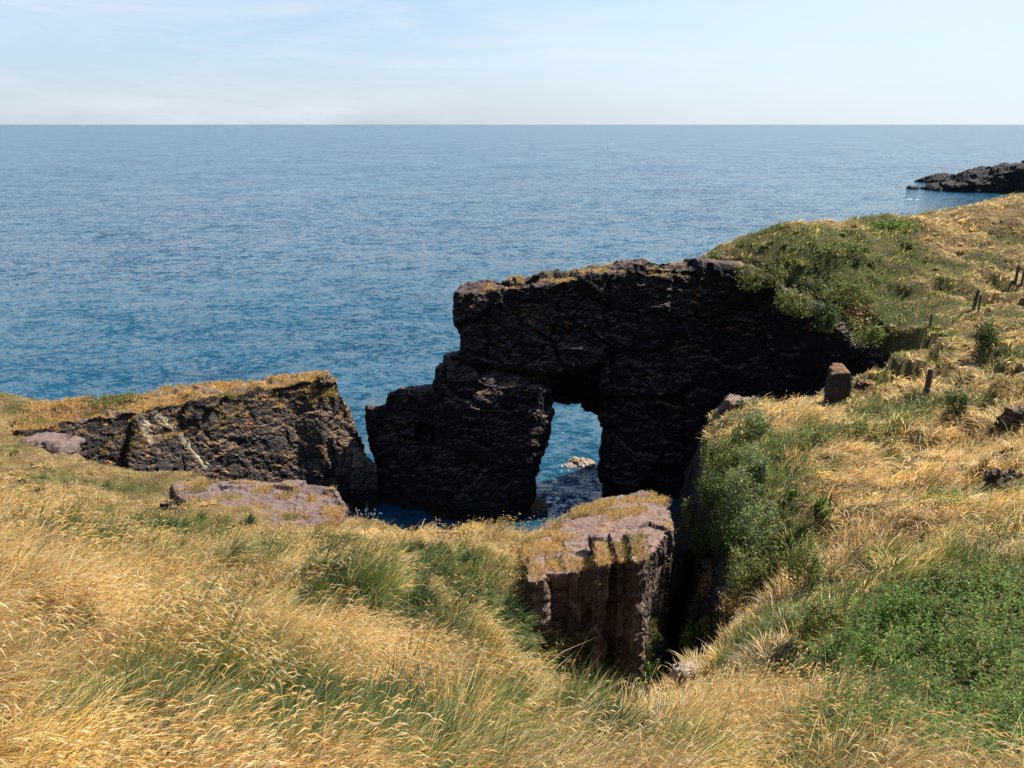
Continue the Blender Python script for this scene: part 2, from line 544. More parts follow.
def rock(name, bm, voxel, mat, big=0.3, small=0.12, fine=0.07, bs=(2.4, 2.4, 1.1), ss=(0.8, 0.8, 0.38), seed=1, parent=None, sm=False, tintf=None, ztaper=None, bed=True, topn=0.0, joints=(), strata=0.0):
    bmesh.ops.recalc_face_normals(bm, faces=bm.faces)
    me = bpy.data.meshes.new(name)
    bm.to_mesh(me); bm.free()
    o = bpy.data.objects.new(name, me)
    COL.objects.link(o)
    md = o.modifiers.new('r', 'REMESH')
    md.mode = 'VOXEL'; md.voxel_size = voxel; md.adaptivity = 0
    dg = bpy.context.evaluated_depsgraph_get()
    m2 = bpy.data.meshes.new_from_object(o.evaluated_get(dg))
    bpy.data.objects.remove(o); bpy.data.meshes.remove(me)
    nv = len(m2.vertices)
    v = np.empty(nv * 3, np.float32); m2.vertices.foreach_get('co', v); v = v.reshape(-1, 3).astype(np.float64)
    no = np.empty(nv * 3, np.float32); m2.vertices.foreach_get('normal', no); no = no.reshape(-1, 3).astype(np.float64)
    w = v + np.stack([fbm(v, 2.5, 3, 0.5, seed + 1.3), fbm(v, 2.5, 3, 0.5, seed + 7.7), 0.5 * fbm(v, 2.5, 3, 0.5, seed + 13.1)], 1) * 0.55
    q = w @ BED.T if bed else w
    d = np.zeros(nv)
    for (s, amp, sd) in ((bs, big, seed), (ss, small, seed + 50)):
        c, dl, gap = worley(q / np.array(s), sd)
        t_ = np.stack([cellrand(c, sd + 5), cellrand(c, sd + 6), cellrand(c, sd + 7)], 1)
        d += amp * (0.8 * cellrand(c, sd + 4) + 1.1 * (dl * t_).sum(1)) - amp * 0.35 * np.exp(-gap / 0.04)
    d += fine * (0.5 - 1.3 * np.abs(fbm(v, 0.45, 4, 0.6, seed + 3))) + big * 0.6 * fbm(v, 4.0, 3, 0.5, seed + 9)
    if strata:
        hb = q[:, 2] / .62 + .9 * fbm(v, 3.0, 2, .5, seed + 41)
        fb = hb - np.floor(hb)
        lm = np.clip(.35 + 1.6 * fbm(v, 2.6, 3, .5, seed + 43), 0, 1)
        d += strata * lm * (np.where(fb < .8, 1 - fb, (fb - .8) * 5) - .5)
    for (jx, dep, zlo) in joints:
        jj = np.abs(v[:, 0] - jx - .7 * fbm(v, 2.6, 3, .55, jx))
        d -= dep * np.exp(-jj / .09) * (v[:, 2] > zlo) * (np.abs(no[:, 2]) < .5)
    if ztaper is not None:  # flat turf-covered tops stay calmer
        d *= np.where(no[:, 2] > 0.7, ztaper, 1.0)
    v2 = v + no * d[:, None]
    if topn:
        v2[:, 2] += topn * smooth(.3, .8, no[:, 2]) * (fbm(v, 1.3, 4, .55, seed + 33) - .1)
    m2.vertices.foreach_set('co', v2.astype(np.float32).ravel())
    m2.polygons.foreach_set('use_smooth', np.full(len(m2.polygons), sm, dtype=bool))
    m2.materials.clear(); m2.materials.append(mat)
    m2.update()
    if tintf is not None:
        a = m2.color_attributes.new('tint', 'FLOAT_COLOR', 'POINT')
        c4 = np.ones((nv, 4), np.float32)
        c4[:, :3] = tintf(v)[:, None]
        a.data.foreach_set('color', c4.ravel())
    o = bpy.data.objects.new(name, m2)
    link(o, parent)
    return o


def sampled(o):
    """vertex positions and normals of a built rock"""
    me = o.data
    n = len(me.vertices)
    v = np.empty(n * 3, np.float32); me.vertices.foreach_get('co', v)
    no = np.empty(n * 3, np.float32); me.vertices.foreach_get('normal', no)
    return v.reshape(-1, 3).astype(float), no.reshape(-1, 3).astype(float)


# --- left rock spur: a long fin running out to sea
bm = bmesh.new()
FE = [P(20, 430, 33.2), P(100, 416, 35.2), P(190, 400, 38.0), P(260, 390, 40.6), P(300, 381, 42.3), P(324, 377, 43.2)]
wid = [3.4, 3.2, 2.7, 2.1, 1.7, 1.2]
for i in range(len(FE) - 1):
    a, c = FE[i], FE[i + 1]
    ba = (a[0] - .62 * wid[i], a[1] + .78 * wid[i], a[2] - 0.05)
    bc = (c[0] - .62 * wid[i + 1], c[1] + .78 * wid[i + 1], c[2] - 0.05)
    top = [a, c, bc, ba]
    out_a, out_c = 0.36 * a[2], 0.36 * c[2]
    bot = [(a[0] + .62 * out_a, a[1] - .78 * out_a, -1.5), (c[0] + .62 * out_c, c[1] - .78 * out_c, -1.5), (bc[0] - .6, bc[1] + .8, -1.5), (ba[0] - .6, ba[1] + .8, -1.5)]
    prism(bm, top, bot)
# sloping outer end and the blocks at its foot
e0, e1 = FE[-1], (FE[-1][0] - .8, FE[-1][1] + 1.0, FE[-1][2] - .1)
hull(bm, [e0, e1, FE[-2], P(346, 400, 43.0), P(361, 440, 42.2), P(369, 470, 41.5), P(375, 505, 40.0), (-7.8, 39.2, -1.5), (-9.5, 45.5, -1.5), (-8.2, 43, -1.5), (-13, 39, -1.5), (-12, 46, -1.5), (-9.6, 44.6, 4.0)])
hull(bm, [P(352, 468, 39.8), P(377, 470, 40.2), P(378, 490, 39.8), P(350, 492, 39.3), (-8.6, 38.9, -1.5), (-7.0, 39.3, -1.5), (-7.1, 41, -1.5), (-7.4, 41, 2.2), (-8.8, 41, 3)])
VEIN = [[P(137, 399, 36.6), P(145, 424, 36.3), P(149, 444, 36.0)], [P(156, 411, 37.0), P(176, 432, 36.9), P(187, 452, 36.6), P(199, 473, 36.4)]]


def veins(v):
    best = np.full(len(v), 9.0)
    for ln in VEIN:
        for a, c in zip(ln[:-1], ln[1:]):
            ex, ez = c[0] - a[0], c[2] - a[2]
            t = np.clip(((v[:, 0] - a[0]) * ex + (v[:, 2] - a[2]) * ez) / (ex * ex + ez * ez), 0, 1)
            best = np.minimum(best, np.hypot(v[:, 0] - a[0] - ex * t, v[:, 2] - a[2] - ez * t))
    return smooth(.16, .05, best + .08 * fbm(v, .5, 3, .6, 2)) * (v[:, 1] < 39.5) * .8


spur = rock('rock_spur', bm, 0.085, M_SPUR, big=0.26, small=0.06, fine=0.09, bs=(1.9, 3.0, 3.6), ss=(0.6, 0.8, 0.6), strata=.05, seed=3, ztaper=0.35, tintf=veins, topn=.32)
tag(spur, 'long dark rock spur with dry turf along its top, left of the arch', 'rock spur')

# pale mineral veins running down the spur face stay as raised ribs of the same rock
# --- rock at the spur's root
bm = bmesh.new()
r0 = P(42, 452, 31.5)
hull(bm, [P(18, 440, 32.2), P(58, 443, 31.6), P(62, 462, 30.8), P(22, 462, 31.0), (r0[0] - 1, r0[1] + 2.0, r0[2] + .1), (r0[0] + 1, r0[1] + 1.6, r0[2]), (r0[0] - 1, r0[1] - .3, r0[2] - 1.5), (r0[0] + 1, r0[1] - .3, r0[2] - 1.5), (r0[0], r0[1] + 2, r0[2] - 1.5)])
o = rock('outcrop', bm, 0.09, M_PINK, 0.08, 0.04, 0.05, (1, 1, .4), (.4, .4, .2), 8)
tag(o, 'low pinkish outcrop with a dark undercut where the left spur begins', 'rock outcrop')

# --- sea arch with its pillar, lintel and the wall to the right
bm = bmesh.new()
# upper block of the pillar
prism(bm, [P(459, 297, 42.4), P(500, 287, 42.0), P(556, 285, 42.2), P(602, 276, 42.4), (5.2, 45.2, 12.0), (1.0, 46.0, 11.6), (-1.4, 46.0, 11.3), (-2.6, 45.0, 11.0)],
      [P(456, 362, 40.9), P(500, 372, 40.6), P(556, 374, 40.8), P(602, 362, 41.2), (5.2, 45.0, 7.0), (1.0, 46.0, 4.0), (-1.4, 46.2, 4.0), (-3.0, 45.2, 5.0)])
# lower pillar
prism(bm, [P(452, 350, 42.2), P(436, 377, 41.3), P(480, 382, 39.8), P(541, 386, 39.6), P(556, 390, 40.5), (2.1, 45, 6.6), (-2, 46, 7.2), (-4.0, 44.5, 7.4)],
      [(-4.6, 40.8, -1.5), (-4.2, 38.6, -1.5), (-2.6, 37.9, -1.5), (0.0, 37.9, -1.5), (0.8, 39.0, -1.5), (0.5, 44.5, -1.5), (-2, 46.4, -1.5), (-5.0, 45, -1.5)])
# lintel
prism(bm, [P(540, 284, 42.2), P(600, 276, 42.3), P(650, 266, 43.0), P(668, 268, 43), (7.5, 46.0, 12.6), (4, 46.0, 12.2), (1, 46.0, 11.6)],
      [P(540, 380, 41.0), P(574, 350, 41.3), P(606, 345, 41.5), P(668, 350, 42), (7.5, 45.4, 6.5), (4.8, 44.8, 6.6), (1.5, 44.8, 6.4)])
# ragged curtain of rock at the back of the tunnel roof
hull(bm, [P(548, 340, 43.6), P(612, 335, 43.6), P(552, 402, 43.4), P(570, 404, 43.4), P(583, 396, 43.5), P(612, 392, 43.5), (1.6, 45.2, 8.0), (6.0, 45.2, 8.0), (1.8, 45.2, 4.9), (5.8, 45.2, 5.0)])
hull(bm, [P(581, 372, 43.2), P(606, 368, 43.2), P(584, 409, 43.3), P(599, 413, 43.3), P(608, 400, 43.4), P(586, 372, 44.6), P(606, 372, 44.6), P(586, 406, 44.6), P(602, 410, 44.6)])
# right-hand wall
prism(bm, [P(605, 300, 41.9), P(608, 277, 43.0), P(622, 269, 42.8), P(650, 265, 43.0), P(700, 262, 43.6), P(735, 262, 44.2), (11, 46.0, 12.6), (7.5, 45.2, 12.6), (4.9, 44.8, 11.8)],
      [(4.95, 40.4, -1.5), (5.4, 40.0, -1.5), (6.4, 39.6, -1.5), (8.0, 40.2, -1.5), (10.2, 41.0, -1.5), (12.0, 41.8, -1.5), (11.5, 46.2, -1.5), (7.5, 45.2, -1.5), (5.7, 43.6, -1.5)])
# knobs on the crest
hull(bm, [P(553, 281, 44), P(572, 277, 44), P(573, 284, 44), P(553, 286, 44), (3.0, 45.5, 11.9), (2.3, 45.5, 11.9), (2.6, 45, 12.2)])
hull(bm, [P(424, 400, 43.6), P(452, 378, 43.4), P(424, 402, 46), P(452, 380, 46), (-6.0, 43.2, -1.5), (-3, 43, -1.5), (-6, 46, -1.5), (-3, 46, -1.5)])
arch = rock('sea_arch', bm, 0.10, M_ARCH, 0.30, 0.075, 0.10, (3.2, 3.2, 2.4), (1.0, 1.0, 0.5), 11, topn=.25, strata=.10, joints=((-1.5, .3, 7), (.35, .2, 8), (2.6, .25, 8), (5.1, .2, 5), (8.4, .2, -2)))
tag(arch, 'tall dark rock arch with an opening onto the water, rising from the cove', 'rock arch')

# --- sea stack left of the arch
bm = bmesh.new()
hull(bm, [P(386, 392, 42.5), P(410, 388, 42.5), P(434, 394, 42.2), P(434, 384, 44), P(390, 390, 44.4), (-7.4, 39.6, -1.5), (-4.3, 38.8, -1.5), (-4.3, 45, -1.5), (-8.2, 44, -1.5), P(374, 480, 41.2)])
hull(bm, [P(367, 407, 42.8), P(386, 404, 42.5), P(388, 432, 42.0), P(368, 428, 42.6), P(374, 408, 44.4), P(386, 402, 44.5), P(376, 460, 42.2), P(390, 460, 41.6)])
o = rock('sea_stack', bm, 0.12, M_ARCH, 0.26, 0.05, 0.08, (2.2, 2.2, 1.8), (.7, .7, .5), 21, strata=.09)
tag(o, 'squat dark sea stack between the left spur and the arch pillar', 'sea stack')

# --- shadowed cliff under the green hillside, right of the arch
bm = bmesh.new()
CT = [P(690, 264, 43.6), P(735, 262, 44.0), P(770, 274, 43.4), P(805, 300, 41.6), P(832, 318, 40.6), P(850, 338, 39.4), P(872, 352, 38.2), P(893, 350, 37.2)]
cb = [(9.6, 40.6), (11.4, 41.0), (12.9, 40.6), (14.4, 39.6), (15.5, 38.6), (16.5, 37.6), (17.4, 36.9), (18.4, 36.6)]
for i in range(len(CT) - 1):
    a, c = CT[i], CT[i + 1]
    prism(bm, [(a[0], a[1], a[2] - .3), (c[0], c[1], c[2] - .3), (c[0] + 2, c[1] + 4, c[2] - .5), (a[0] + 1, a[1] + 4, a[2] - .5)],
          [(*cb[i], -1.5), (*cb[i + 1], -1.5), (c[0] + 2, c[1] + 4, -1.5), (a[0] + 1, a[1] + 4, -1.5)])
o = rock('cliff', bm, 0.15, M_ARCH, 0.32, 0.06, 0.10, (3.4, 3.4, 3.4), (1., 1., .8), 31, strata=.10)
tag(o, 'dark shadowed cliff wall below the green hillside, right of the arch', 'cliff')

# --- cliff of the near bank, on the right side of the narrow gully
bm = bmesh.new()
ed = [(4.9, 15.2), (5.4, 17.6), (5.6, 20.0), (6.0, 22.4), (6.5, 25), (7.2, 28), (7.9, 30.8), (8.6, 32.2), (11, 33.4), (14, 34.8), (17.5, 36.8)]
for i in range(len(ed) - 1):
    (ax, ay), (cx, cy) = ed[i], ed[i + 1]
    nx_, ny_ = (cy - ay), -(cx - ax)
    l = math.hypot(nx_, ny_); nx_, ny_ = nx_ / l * 2.2, ny_ / l * 2.2
    za = float(top_z([ax + nx_ * .5], [ay + ny_ * .5])[0]) - 1.5
    zc = float(top_z([cx + nx_ * .5], [cy + ny_ * .5])[0]) - 1.5
    prism(bm, [(ax, ay, za), (cx, cy, zc), (cx + nx_, cy + ny_, zc), (ax + nx_, ay + ny_, za)],
          [(ax - .1 * nx_, ay - .1 * ny_, -1.5), (cx - .1 * nx_, cy - .1 * ny_, -1.5), (cx + nx_, cy + ny_, -1.5), (ax + nx_, ay + ny_, -1.5)])
o = rock('gully_cliff', bm, 0.10, M_GULLY, 0.25, 0.06, 0.10, (1.4, 1.4, 1.4), (.6, .6, .4), 41)
tag(o, 'steep rock side of the narrow gully beneath the shrubby right bank', 'cliff')

# --- bluff with a flat pinkish top and a columned front
bm = bmesh.new()
B = BLUFF_TOP
prism(bm, B, [(p[0] + dx, p[1] + dy, -1.5 if p[1] > 22 else 2.0) for p, (dx, dy) in zip(B, [(0, -.2), (0, -.3), (0, -.4), (.1, -.3), (.25, 0), (.3, .2), (.2, .6), (0, .6), (-.5, .5), (-.6, 0)])])
# front buttresses
for (u0, u1, v0, y0) in ((531, 546, 582, 17.25), (566, 590, 574, 17.75), (597, 611, 566, 17.35), (618, 634, 563, 17.5), (634, 646, 561, 17.2)):
    a, c = P(u0, v0, y0), P(u1, v0 - 3, y0 + .1)
    prism(bm, [a, c, (c[0], c[1] + 1.5, c[2] + .05), (a[0], a[1] + 1.5, a[2] + .05)], [(a[0] + .03, a[1] - .4, 3), (c[0] + .03, c[1] - .4, 3), (c[0], c[1] + 1.5, 3), (a[0], a[1] + 1.5, 3)])
bluff = rock('rock_bluff', bm, 0.06, M_BLUFF, 0.10, 0.035, 0.075, (1.1, 1.1, 4.5), (.3, .3, .8), 51, bed=False, ztaper=.5, joints=((.75, .16, -2), (1.75, .18, -2), (2.75, .16, -2)))
tag(bluff, 'flat topped pinkish rock bluff with columned front beside the dark gully', 'rock bluff')

# --- bare pink slab on the grass shelf
bm = bmesh.new()
prism(bm, [(p[0], p[1], p[2] + .10) for p in SLAB_TOP], [(p[0] * 1.0, p[1] + .05, 4.5) for p in SLAB_TOP])
slab = rock('rock_slab', bm, 0.06, M_PINK, 0.09, 0.035, 0.06, (1.8, 1.8, .5), (.5, .5, .16), 61)
tag(slab, 'bare purplish pink rock slab in dry grass in front of the left spur', 'rock slab')


def boulder(name, c, s, mat, seed, label, cat='boulder', rz=0.0, voxel=None, amp=0.1, cut=0.25, group=None):
    """a faceted lump of size s=(x,y,z) standing at c"""
    r_ = np.random.default_rng(seed)
    bm = bmesh.new()
    d = r_.normal(size=(26, 3)); d /= np.linalg.norm(d, axis=1)[:, None]
    d = np.sign(d) * np.abs(d) ** 0.7
    ca, sa = math.cos(rz), math.sin(rz)
    pts = []
    for q in d:
        x, y, z = q[0] * s[0] / 2, q[1] * s[1] / 2, q[2] * s[2] / 2 + s[2] * (0.5 - cut)
        pts.append((c[0] + x * ca - y * sa, c[1] + x * sa + y * ca, c[2] + z))
    hull(bm, pts)
    m_ = min(s)
    o = rock(name, bm, voxel or m_ / 12, mat, amp * m_, amp * .6 * m_, amp * .7 * m_, (m_ * .7, m_ * .7, m_ * .5), (m_ * .3, m_ * .3, m_ * .2), seed)
    tag(o, label, cat, group)
    return o


g = G(168, 509)
boulder('boulder', g, (0.55, 0.45, 0.42), M_STONE, 5, 'small grey boulder lying alone in short grass near the pink slab')
g = G(690, 684)
boulder('boulder', (g[0], g[1] + .2, g[2]), (0.75, 0.6, 0.45), M_PALE, 6, 'rounded pale pinkish boulder at the head of the dark gully')
g = G(745, 412)
boulder('outcrop', P(738, 407, 31.2), (2.0, 1.2, 1.0), M_BLUFF, 9, 'orange topped rock ledge at the brink of the near bank', 'rock outcrop', rz=.3, cut=.5)
# boulder in the water seen through the arch
p = P(577, 469, 45.6)
boulder('boulder', (p[0], p[1], -0.05), (2.3, 1.8, 0.8), M_PALE, 12, 'pale boulder awash in the water seen through the arch', cut=.5)
p = P(541, 514, 39.2)
boulder('boulder', (p[0] - .1, p[1] + .3, -0.2), (1.1, 1.1, 1.1), M_TAN, 14, 'tan rock at the foot of the arch pillar, beside the opening')
p = P(868, 374, 32)
boulder('boulder', (p[0], p[1], gz(p[0], p[1])), (0.9, 0.7, 0.6), M_STONE, 15, 'low dark boulder just behind the upright standing stone')

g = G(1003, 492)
boulder('shade_dark_bank', (g[0] + .15, g[1] + .25, g[2] + .05), (.9, .7, .75), M_SHADE_EARTH, 23, 'eroded earth bank coloured dark for its deep shade, low on the right edge', 'earth bank', cut=.52, voxel=.05)  # sunken lump; its dark colour stands in for shadow under an overhang
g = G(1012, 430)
boulder('shade_dark_bank', (g[0] + .1, g[1] + .25, g[2] + .1), (.8, .7, .85), M_SHADE_EARTH, 24, 'tall eroded earth face coloured dark brown for its shade, on the right edge, above the lower one', 'earth bank', cut=.5, voxel=.05)  # second sunken lump, its dark brown standing in for a shaded hollow

# standing stone
bm = bmesh.new()
g = G(837, 403)
sx = 0.5
tilt = .12
hull(bm, [(g[0] - .5, g[1] - .28, g[2] - .4), (g[0] + .52, g[1] - .2, g[2] - .4), (g[0] + .5, g[1] + .4, g[2] - .4), (g[0] - .46, g[1] + .35, g[2] - .4),
          (g[0] - .46, g[1] - .22, g[2] + 1.25), (g[0] + .3, g[1] - .2, g[2] + 1.3), (g[0] + .46, g[1] - .1, g[2] + 1.02), (g[0] + .44, g[1] + .35, g[2] + 1.2), (g[0] - .25, g[1] + .3, g[2] + 1.62), (g[0] + .1, g[1] + .28, g[2] + 1.6), (g[0] - .44, g[1] + .2, g[2] + 1.4)])
o = rock('standing_stone', bm, 0.045, M_STONE, 0.02, 0.015, 0.025, (.5, .5, .6), (.2, .2, .2), 71)
tag(o, 'upright dark standing stone with an orange top on the near bank', 'standing stone')

# --- far rocky headland and the islet off it
bm = bmesh.new()


def far_ridge(bm, base, wscale=6.0):
    """base: list of (u, v_water, v_top, Y)"""
    for i in range(len(base) - 1):
        (u0, w0, t0, y0), (u1, w1, t1, y1) = base[i], base[i + 1]
        a, c = P(u0, t0, y0), P(u1, t1, y1)
        prism(bm, [a, c, (c[0], c[1] + wscale, c[2]), (a[0], a[1] + wscale, a[2])],
              [(a[0] - .8, a[1] - max(1.5, a[2] * .8), -2), (c[0] + .8, c[1] - max(1.5, c[2] * .8), -2), (c[0] + .8, c[1] + wscale + 4, -2), (a[0] - .8, a[1] + wscale + 4, -2)])


far_ridge(bm, [(927, 181, 180.5, 295), (940, 183, 177.5, 292), (962, 185, 175.5, 290), (975, 188, 175.5, 288), (990, 190, 177, 285)], 8)
far_ridge(bm, [(938, 191, 190.5, 258), (952, 193, 187, 256), (972, 195, 183.5, 254), (983, 196, 175, 256), (992, 197, 174, 255), (1002, 197, 171, 254), (1016, 197, 169.5, 252), (1024, 196, 168, 250), (1060, 190, 162, 246), (1110, 190, 156, 240), (1160, 190, 150, 235)], 14)
o = rock('headland', bm, 0.8, M_FAR, 0.7, 0.3, 0.4, (12, 9, 4), (4, 4, 2), 81, sm=False)
tag(o, 'low black rocky headland far off at the right edge of the sea', 'headland')
p = P(913, 190, 268)
boulder('skerry', (p[0], p[1], -.4), (4.6, 3.5, 2.2), M_FAR, 17, 'small dark skerry in the sea off the tip of the far headland', 'skerry', cut=.4, voxel=.3)

# ------------------------------------------------------------------ grass
BR = [G(u, v) + (rp,) for (u, v, rp) in ((960, 605, 60), (890, 645, 65), (950, 680, 90), (860, 690, 50), (1000, 740, 70), (920, 735, 55), (1010, 640, 60), (842, 655, 30), (1040, 690, 70), (860, 738, 45), (940, 766, 70), (1015, 766, 70), (1080, 740, 80))]


def bramble(x, y):
    w_ = np.zeros(len(x))
    for (gx_, gy_, gz_, rp) in BR:
        rr_ = rp * math.dist((0, 0, CAM_Z), (gx_, gy_, gz_)) / F
        w_ = np.maximum(w_, np.exp(-((x - gx_) ** 2 + (y - gy_) ** 2) / (rr_ ** 2)))
    return w_


PAL = {
    'straw': (0.66, 0.465, 0.195), 'gold': (0.62, 0.385, 0.125), 'pale': (0.72, 0.60, 0.36), 'rust': (0.42, 0.22, 0.08),
    'olive': (0.25, 0.225, 0.065), 'green': (0.115, 0.165, 0.035), 'blue': (0.12, 0.175, 0.08), 'lime': (0.24, 0.28, 0.075)}


def blades(root, Ln, Wd, yaw, th0, th1, wyaw, col, tipw=0.12):
    """bent strips: yaw = bend direction, th0/th1 = angle from vertical at root/tip"""
    n = len(root)
    S = [0, .36, .7, 1.0]
    dirx, diry = np.cos(yaw), np.sin(yaw)
    wx, wy = np.cos(wyaw), np.sin(wyaw)
    P_ = [root.copy()]
    for a, c in zip(S[:-1], S[1:]):
        th = th0 + (th1 - th0) * ((a + c) / 2)
        s = (c - a) * Ln
        q = P_[-1].copy()
        q[:, 0] += s * np.sin(th) * dirx
        q[:, 1] += s * np.sin(th) * diry
        q[:, 2] += s * np.cos(th)
        P_.append(q)
    wd = np.stack([wx, wy, np.zeros(n)], 1)
    V = np.empty((n, 7, 3), np.float32)
    for i, (k_, wf) in enumerate(((0, .75), (1, 1.0), (2, .75))):
        V[:, 2 * i] = P_[k_] - wd * (Wd * wf * .5)[:, None]
        V[:, 2 * i + 1] = P_[k_] + wd * (Wd * wf * .5)[:, None]
    V[:, 6] = P_[3]
    T = np.array([[0, 1, 3], [0, 3, 2], [2, 3, 5], [2, 5, 4], [4, 5, 6]], np.int32)
    Fc = (np.arange(n, dtype=np.int32) * 7)[:, None, None] + T[None]
    C = np.repeat(col[:, None, :], 7, axis=1)
    return V.reshape(-1, 3), Fc.reshape(-1, 3), C.reshape(-1, 3), P_


def pick_colors(g, r_, far=None):
    """g greenness 0..1 -> blade colours"""
    n = len(g)
    dry = np.array([PAL['straw'], PAL['gold'], PAL['pale'], PAL['rust'], PAL['olive']])
    grn = np.array([PAL['green'], PAL['olive'], PAL['blue'], PAL['lime'], PAL['straw']])
    di = r_.choice(5, n, p=[.38, .27, .17, .08, .10])
    gi = r_.choice(5, n, p=[.42, .22, .18, .13, .05])
    isg = r_.random(n) < np.clip(smooth(0.0, 0.95, g) * 1.05, 0.05, 0.96)
    if far is not None:   # the far hillside carries shorter, yellower turf
        sw = (r_.random(n) < .6 * far) & ((gi == 0) | (gi == 2))
        gi = np.where(sw, np.where(r_.random(n) < .5, 1, 3), gi)
    c = np.where(isg[:, None], grn[gi], dry[di])
    c = c * np.exp(r_.normal(0, .16, n))[:, None]
    return c, isg


def flank(n, r0, r1, expo):
    """the turf to either side of the view, so that it goes on there too"""
    e = expo + 1
    r = (r0 ** e + rng.random(n) * (r1 ** e - r0 ** e)) ** (1 / e)
    a = R(40) + rng.random(n) * R(40)
    a = np.where(rng.random(n) < .5, a, -a)
    return r * np.sin(a), r * np.cos(a) - 0.5


def scatter(n, r0, r1, expo, half=R(41)):
    """points over the turf, denser near the viewpoint as blades get thinner"""
    u = rng.random(n)
    e = expo + 1
    r = (r0 ** e + u * (r1 ** e - r0 ** e)) ** (1 / e)
    a = (rng.random(n) * 2 - 1) * half
    return r * np.sin(a), r * np.cos(a) - 0.5


def flow(x, y):
    p = xy3(x, y)
    a = -0.35 + 1.5 * fbm(p, 2.6, 3, 0.5, 91) + 0.8 * fbm(p, 9, 2, .5, 71)
    return a


NB = 430000
x, y = scatter(NB, 2.0, 68, -0.62)
fx_, fy_ = flank(80000, 1.2, 18, -0.3)
x, y = np.r_[x, fx_], np.r_[y, fy_]
NB = len(x)
# gather roots into tussocks
p = xy3(x, y)
x = x + 0.22 * fbm(p, 0.45, 2, .5, 31); y = y + 0.22 * fbm(p, 0.45, 2, .5, 37)
sd = bil(SDR, x, y)
z = bil(ZGR, x, y)
slopex = (bil(ZGR, x + .2, y) - bil(ZGR, x - .2, y)) / .4
slopey = (bil(ZGR, x, y + .2) - bil(ZGR, x, y - .2)) / .4
bare_ = bare(x, y)
ok = (sd > np.where(y > 37, .35, -0.12)) & (rng.random(NB) > bare_ * 0.985) & (rng.random(NB) > .9 * smooth(.2, .5, bramble(x, y))) & (np.hypot(slopex, slopey) < np.where((y > 38.5) & (x > 5) & (x < 17.5), 1.3, 2.6))
# not inside the rock masses that stand proud of the turf
x, y, z, sd, slopex, slopey = (q[ok] for q in (x, y, z, sd, slopex, slopey))
n = len(x)
dist = np.sqrt(x ** 2 + y ** 2 + (z - CAM_Z) ** 2)
g = greenness(x, y)
tus = np.clip(0.45 + 1.15 * fbm(xy3(x, y), 0.85, 3, .55, 55), 0, 1.3)
sweep = smooth(3.5, 7, x)
col, isg = pick_colors(g, rng, smooth(32, 42, dist))
short = smooth(21.0, 23.5, y) * smooth(2, -1, x)          # grazed turf on the shelf and the spur root
edge_short = smooth(1.5, 0.2, sd) * 0.35
shade_ = fbm(xy3(x, y), 0.9, 3, .6, 140)
col = col * (1 + 0.42 * shade_)[:, None] * np.array([1, 1, 1]) ** 1
col *= (1 + .22 * sweep * ~isg)[:, None]
col[:, 2] *= 1 - 0.25 * shade_
Ln = (0.13 + 0.42 * tus + 0.12 * sweep) * np.exp(rng.normal(0, .22, n)) * (1 - 0.55 * short) * (1 - edge_short)
Ln *= 1 - 0.45 * smooth(30, 42, dist)
Wd = np.maximum(0.0042, dist * (0.62 / F)) * rng.uniform(.7, 1.3, n)
lod = np.clip(0.35 + 1.1 * fbm(xy3(x, y), 2.2, 3, .5, 81) + .35 * sweep, 0, 1.25)   # how much the sward is laid over
down = np.arctan2(-slopey, -slopex)
fl = flow(x, y)
st = np.clip(np.hypot(slopex, slopey) * 0.5, 0, 0.55)
fx = np.cos(fl) * (1 - st) + np.cos(down) * st
fy = np.sin(fl) * (1 - st) + np.sin(down) * st
yaw = np.arctan2(fy, fx) + rng.normal(0, .55, n)
th0 = np.abs(rng.normal(0.12, .2, n)) + 0.5 * lod * ~isg
th1 = th0 + 0.5 + rng.random(n) * 0.7 + 0.75 * lod - 0.35 * isg
wy = yaw + np.pi / 2 + rng.normal(0, .7, n)
root = np.stack([x, y, z - 0.02], 1)
V, Fc, C, _ = blades(root, Ln, Wd, yaw, th0, th1, wy, col)
o = mesh_arrays('meadow_grass', V, Fc, M_GRASS, C)
tag(o, 'wind bent straw and green grass covering the headland', 'grass', kind='stuff')

# tussocks: dense fans of longer blades that stand up out of the sward
NTU = 2700
x, y = scatter(NTU, 2.2, 58, -0.45)
sd = bil(SDR, x, y)
ok = (sd > 0.15) & (bare(x, y) < .3) & (bramble(x, y) < .35) & ~((y > 23.5) & (x < -2) & (rng.random(NTU) < .8))
x, y = x[ok], y[ok]
n0 = len(x)
tx_, ty_ = [], []
for (u, v, k_) in ((250, 735, 26), (340, 745, 16), (160, 750, 12), (300, 565, 12), (345, 580, 12), (420, 565, 18), (440, 590, 12), (500, 615, 22), (435, 638, 10), (480, 720, 12), (570, 735, 14), (130, 545, 12), (170, 530, 10), (60, 548, 8), (205, 650, 8), (390, 640, 8), (655, 700, 8)):
    g = G(u, v); d_ = math.dist((0, 0, CAM_Z), g)
    rs = 34 * d_ / F
    for i in range(k_):
        tx_.append(g[0] + rng.normal(0, rs)); ty_.append(g[1] + rng.normal(0, rs * 1.1))
x = np.r_[x, tx_]; y = np.r_[y, ty_]
nt_ = len(x)
per = 85
size = rng.uniform(.55, 1.25, nt_)
gt = np.clip(greenness(x, y) + rng.normal(.2, .35, nt_) - .2 * smooth(5, 9, x), 0, 1.1)
gt[n0:] = rng.uniform(.85, 1.1, nt_ - n0)
val = np.exp(rng.normal(0, .2, nt_))
val[n0:] *= .8
size[n0:] *= .85
fl = flow(x, y)
ti = np.repeat(np.arange(nt_), per)
n = len(ti)
rr = 0.13 * np.sqrt(rng.random(n)) * size[ti]; aa = rng.random(n) * 6.283
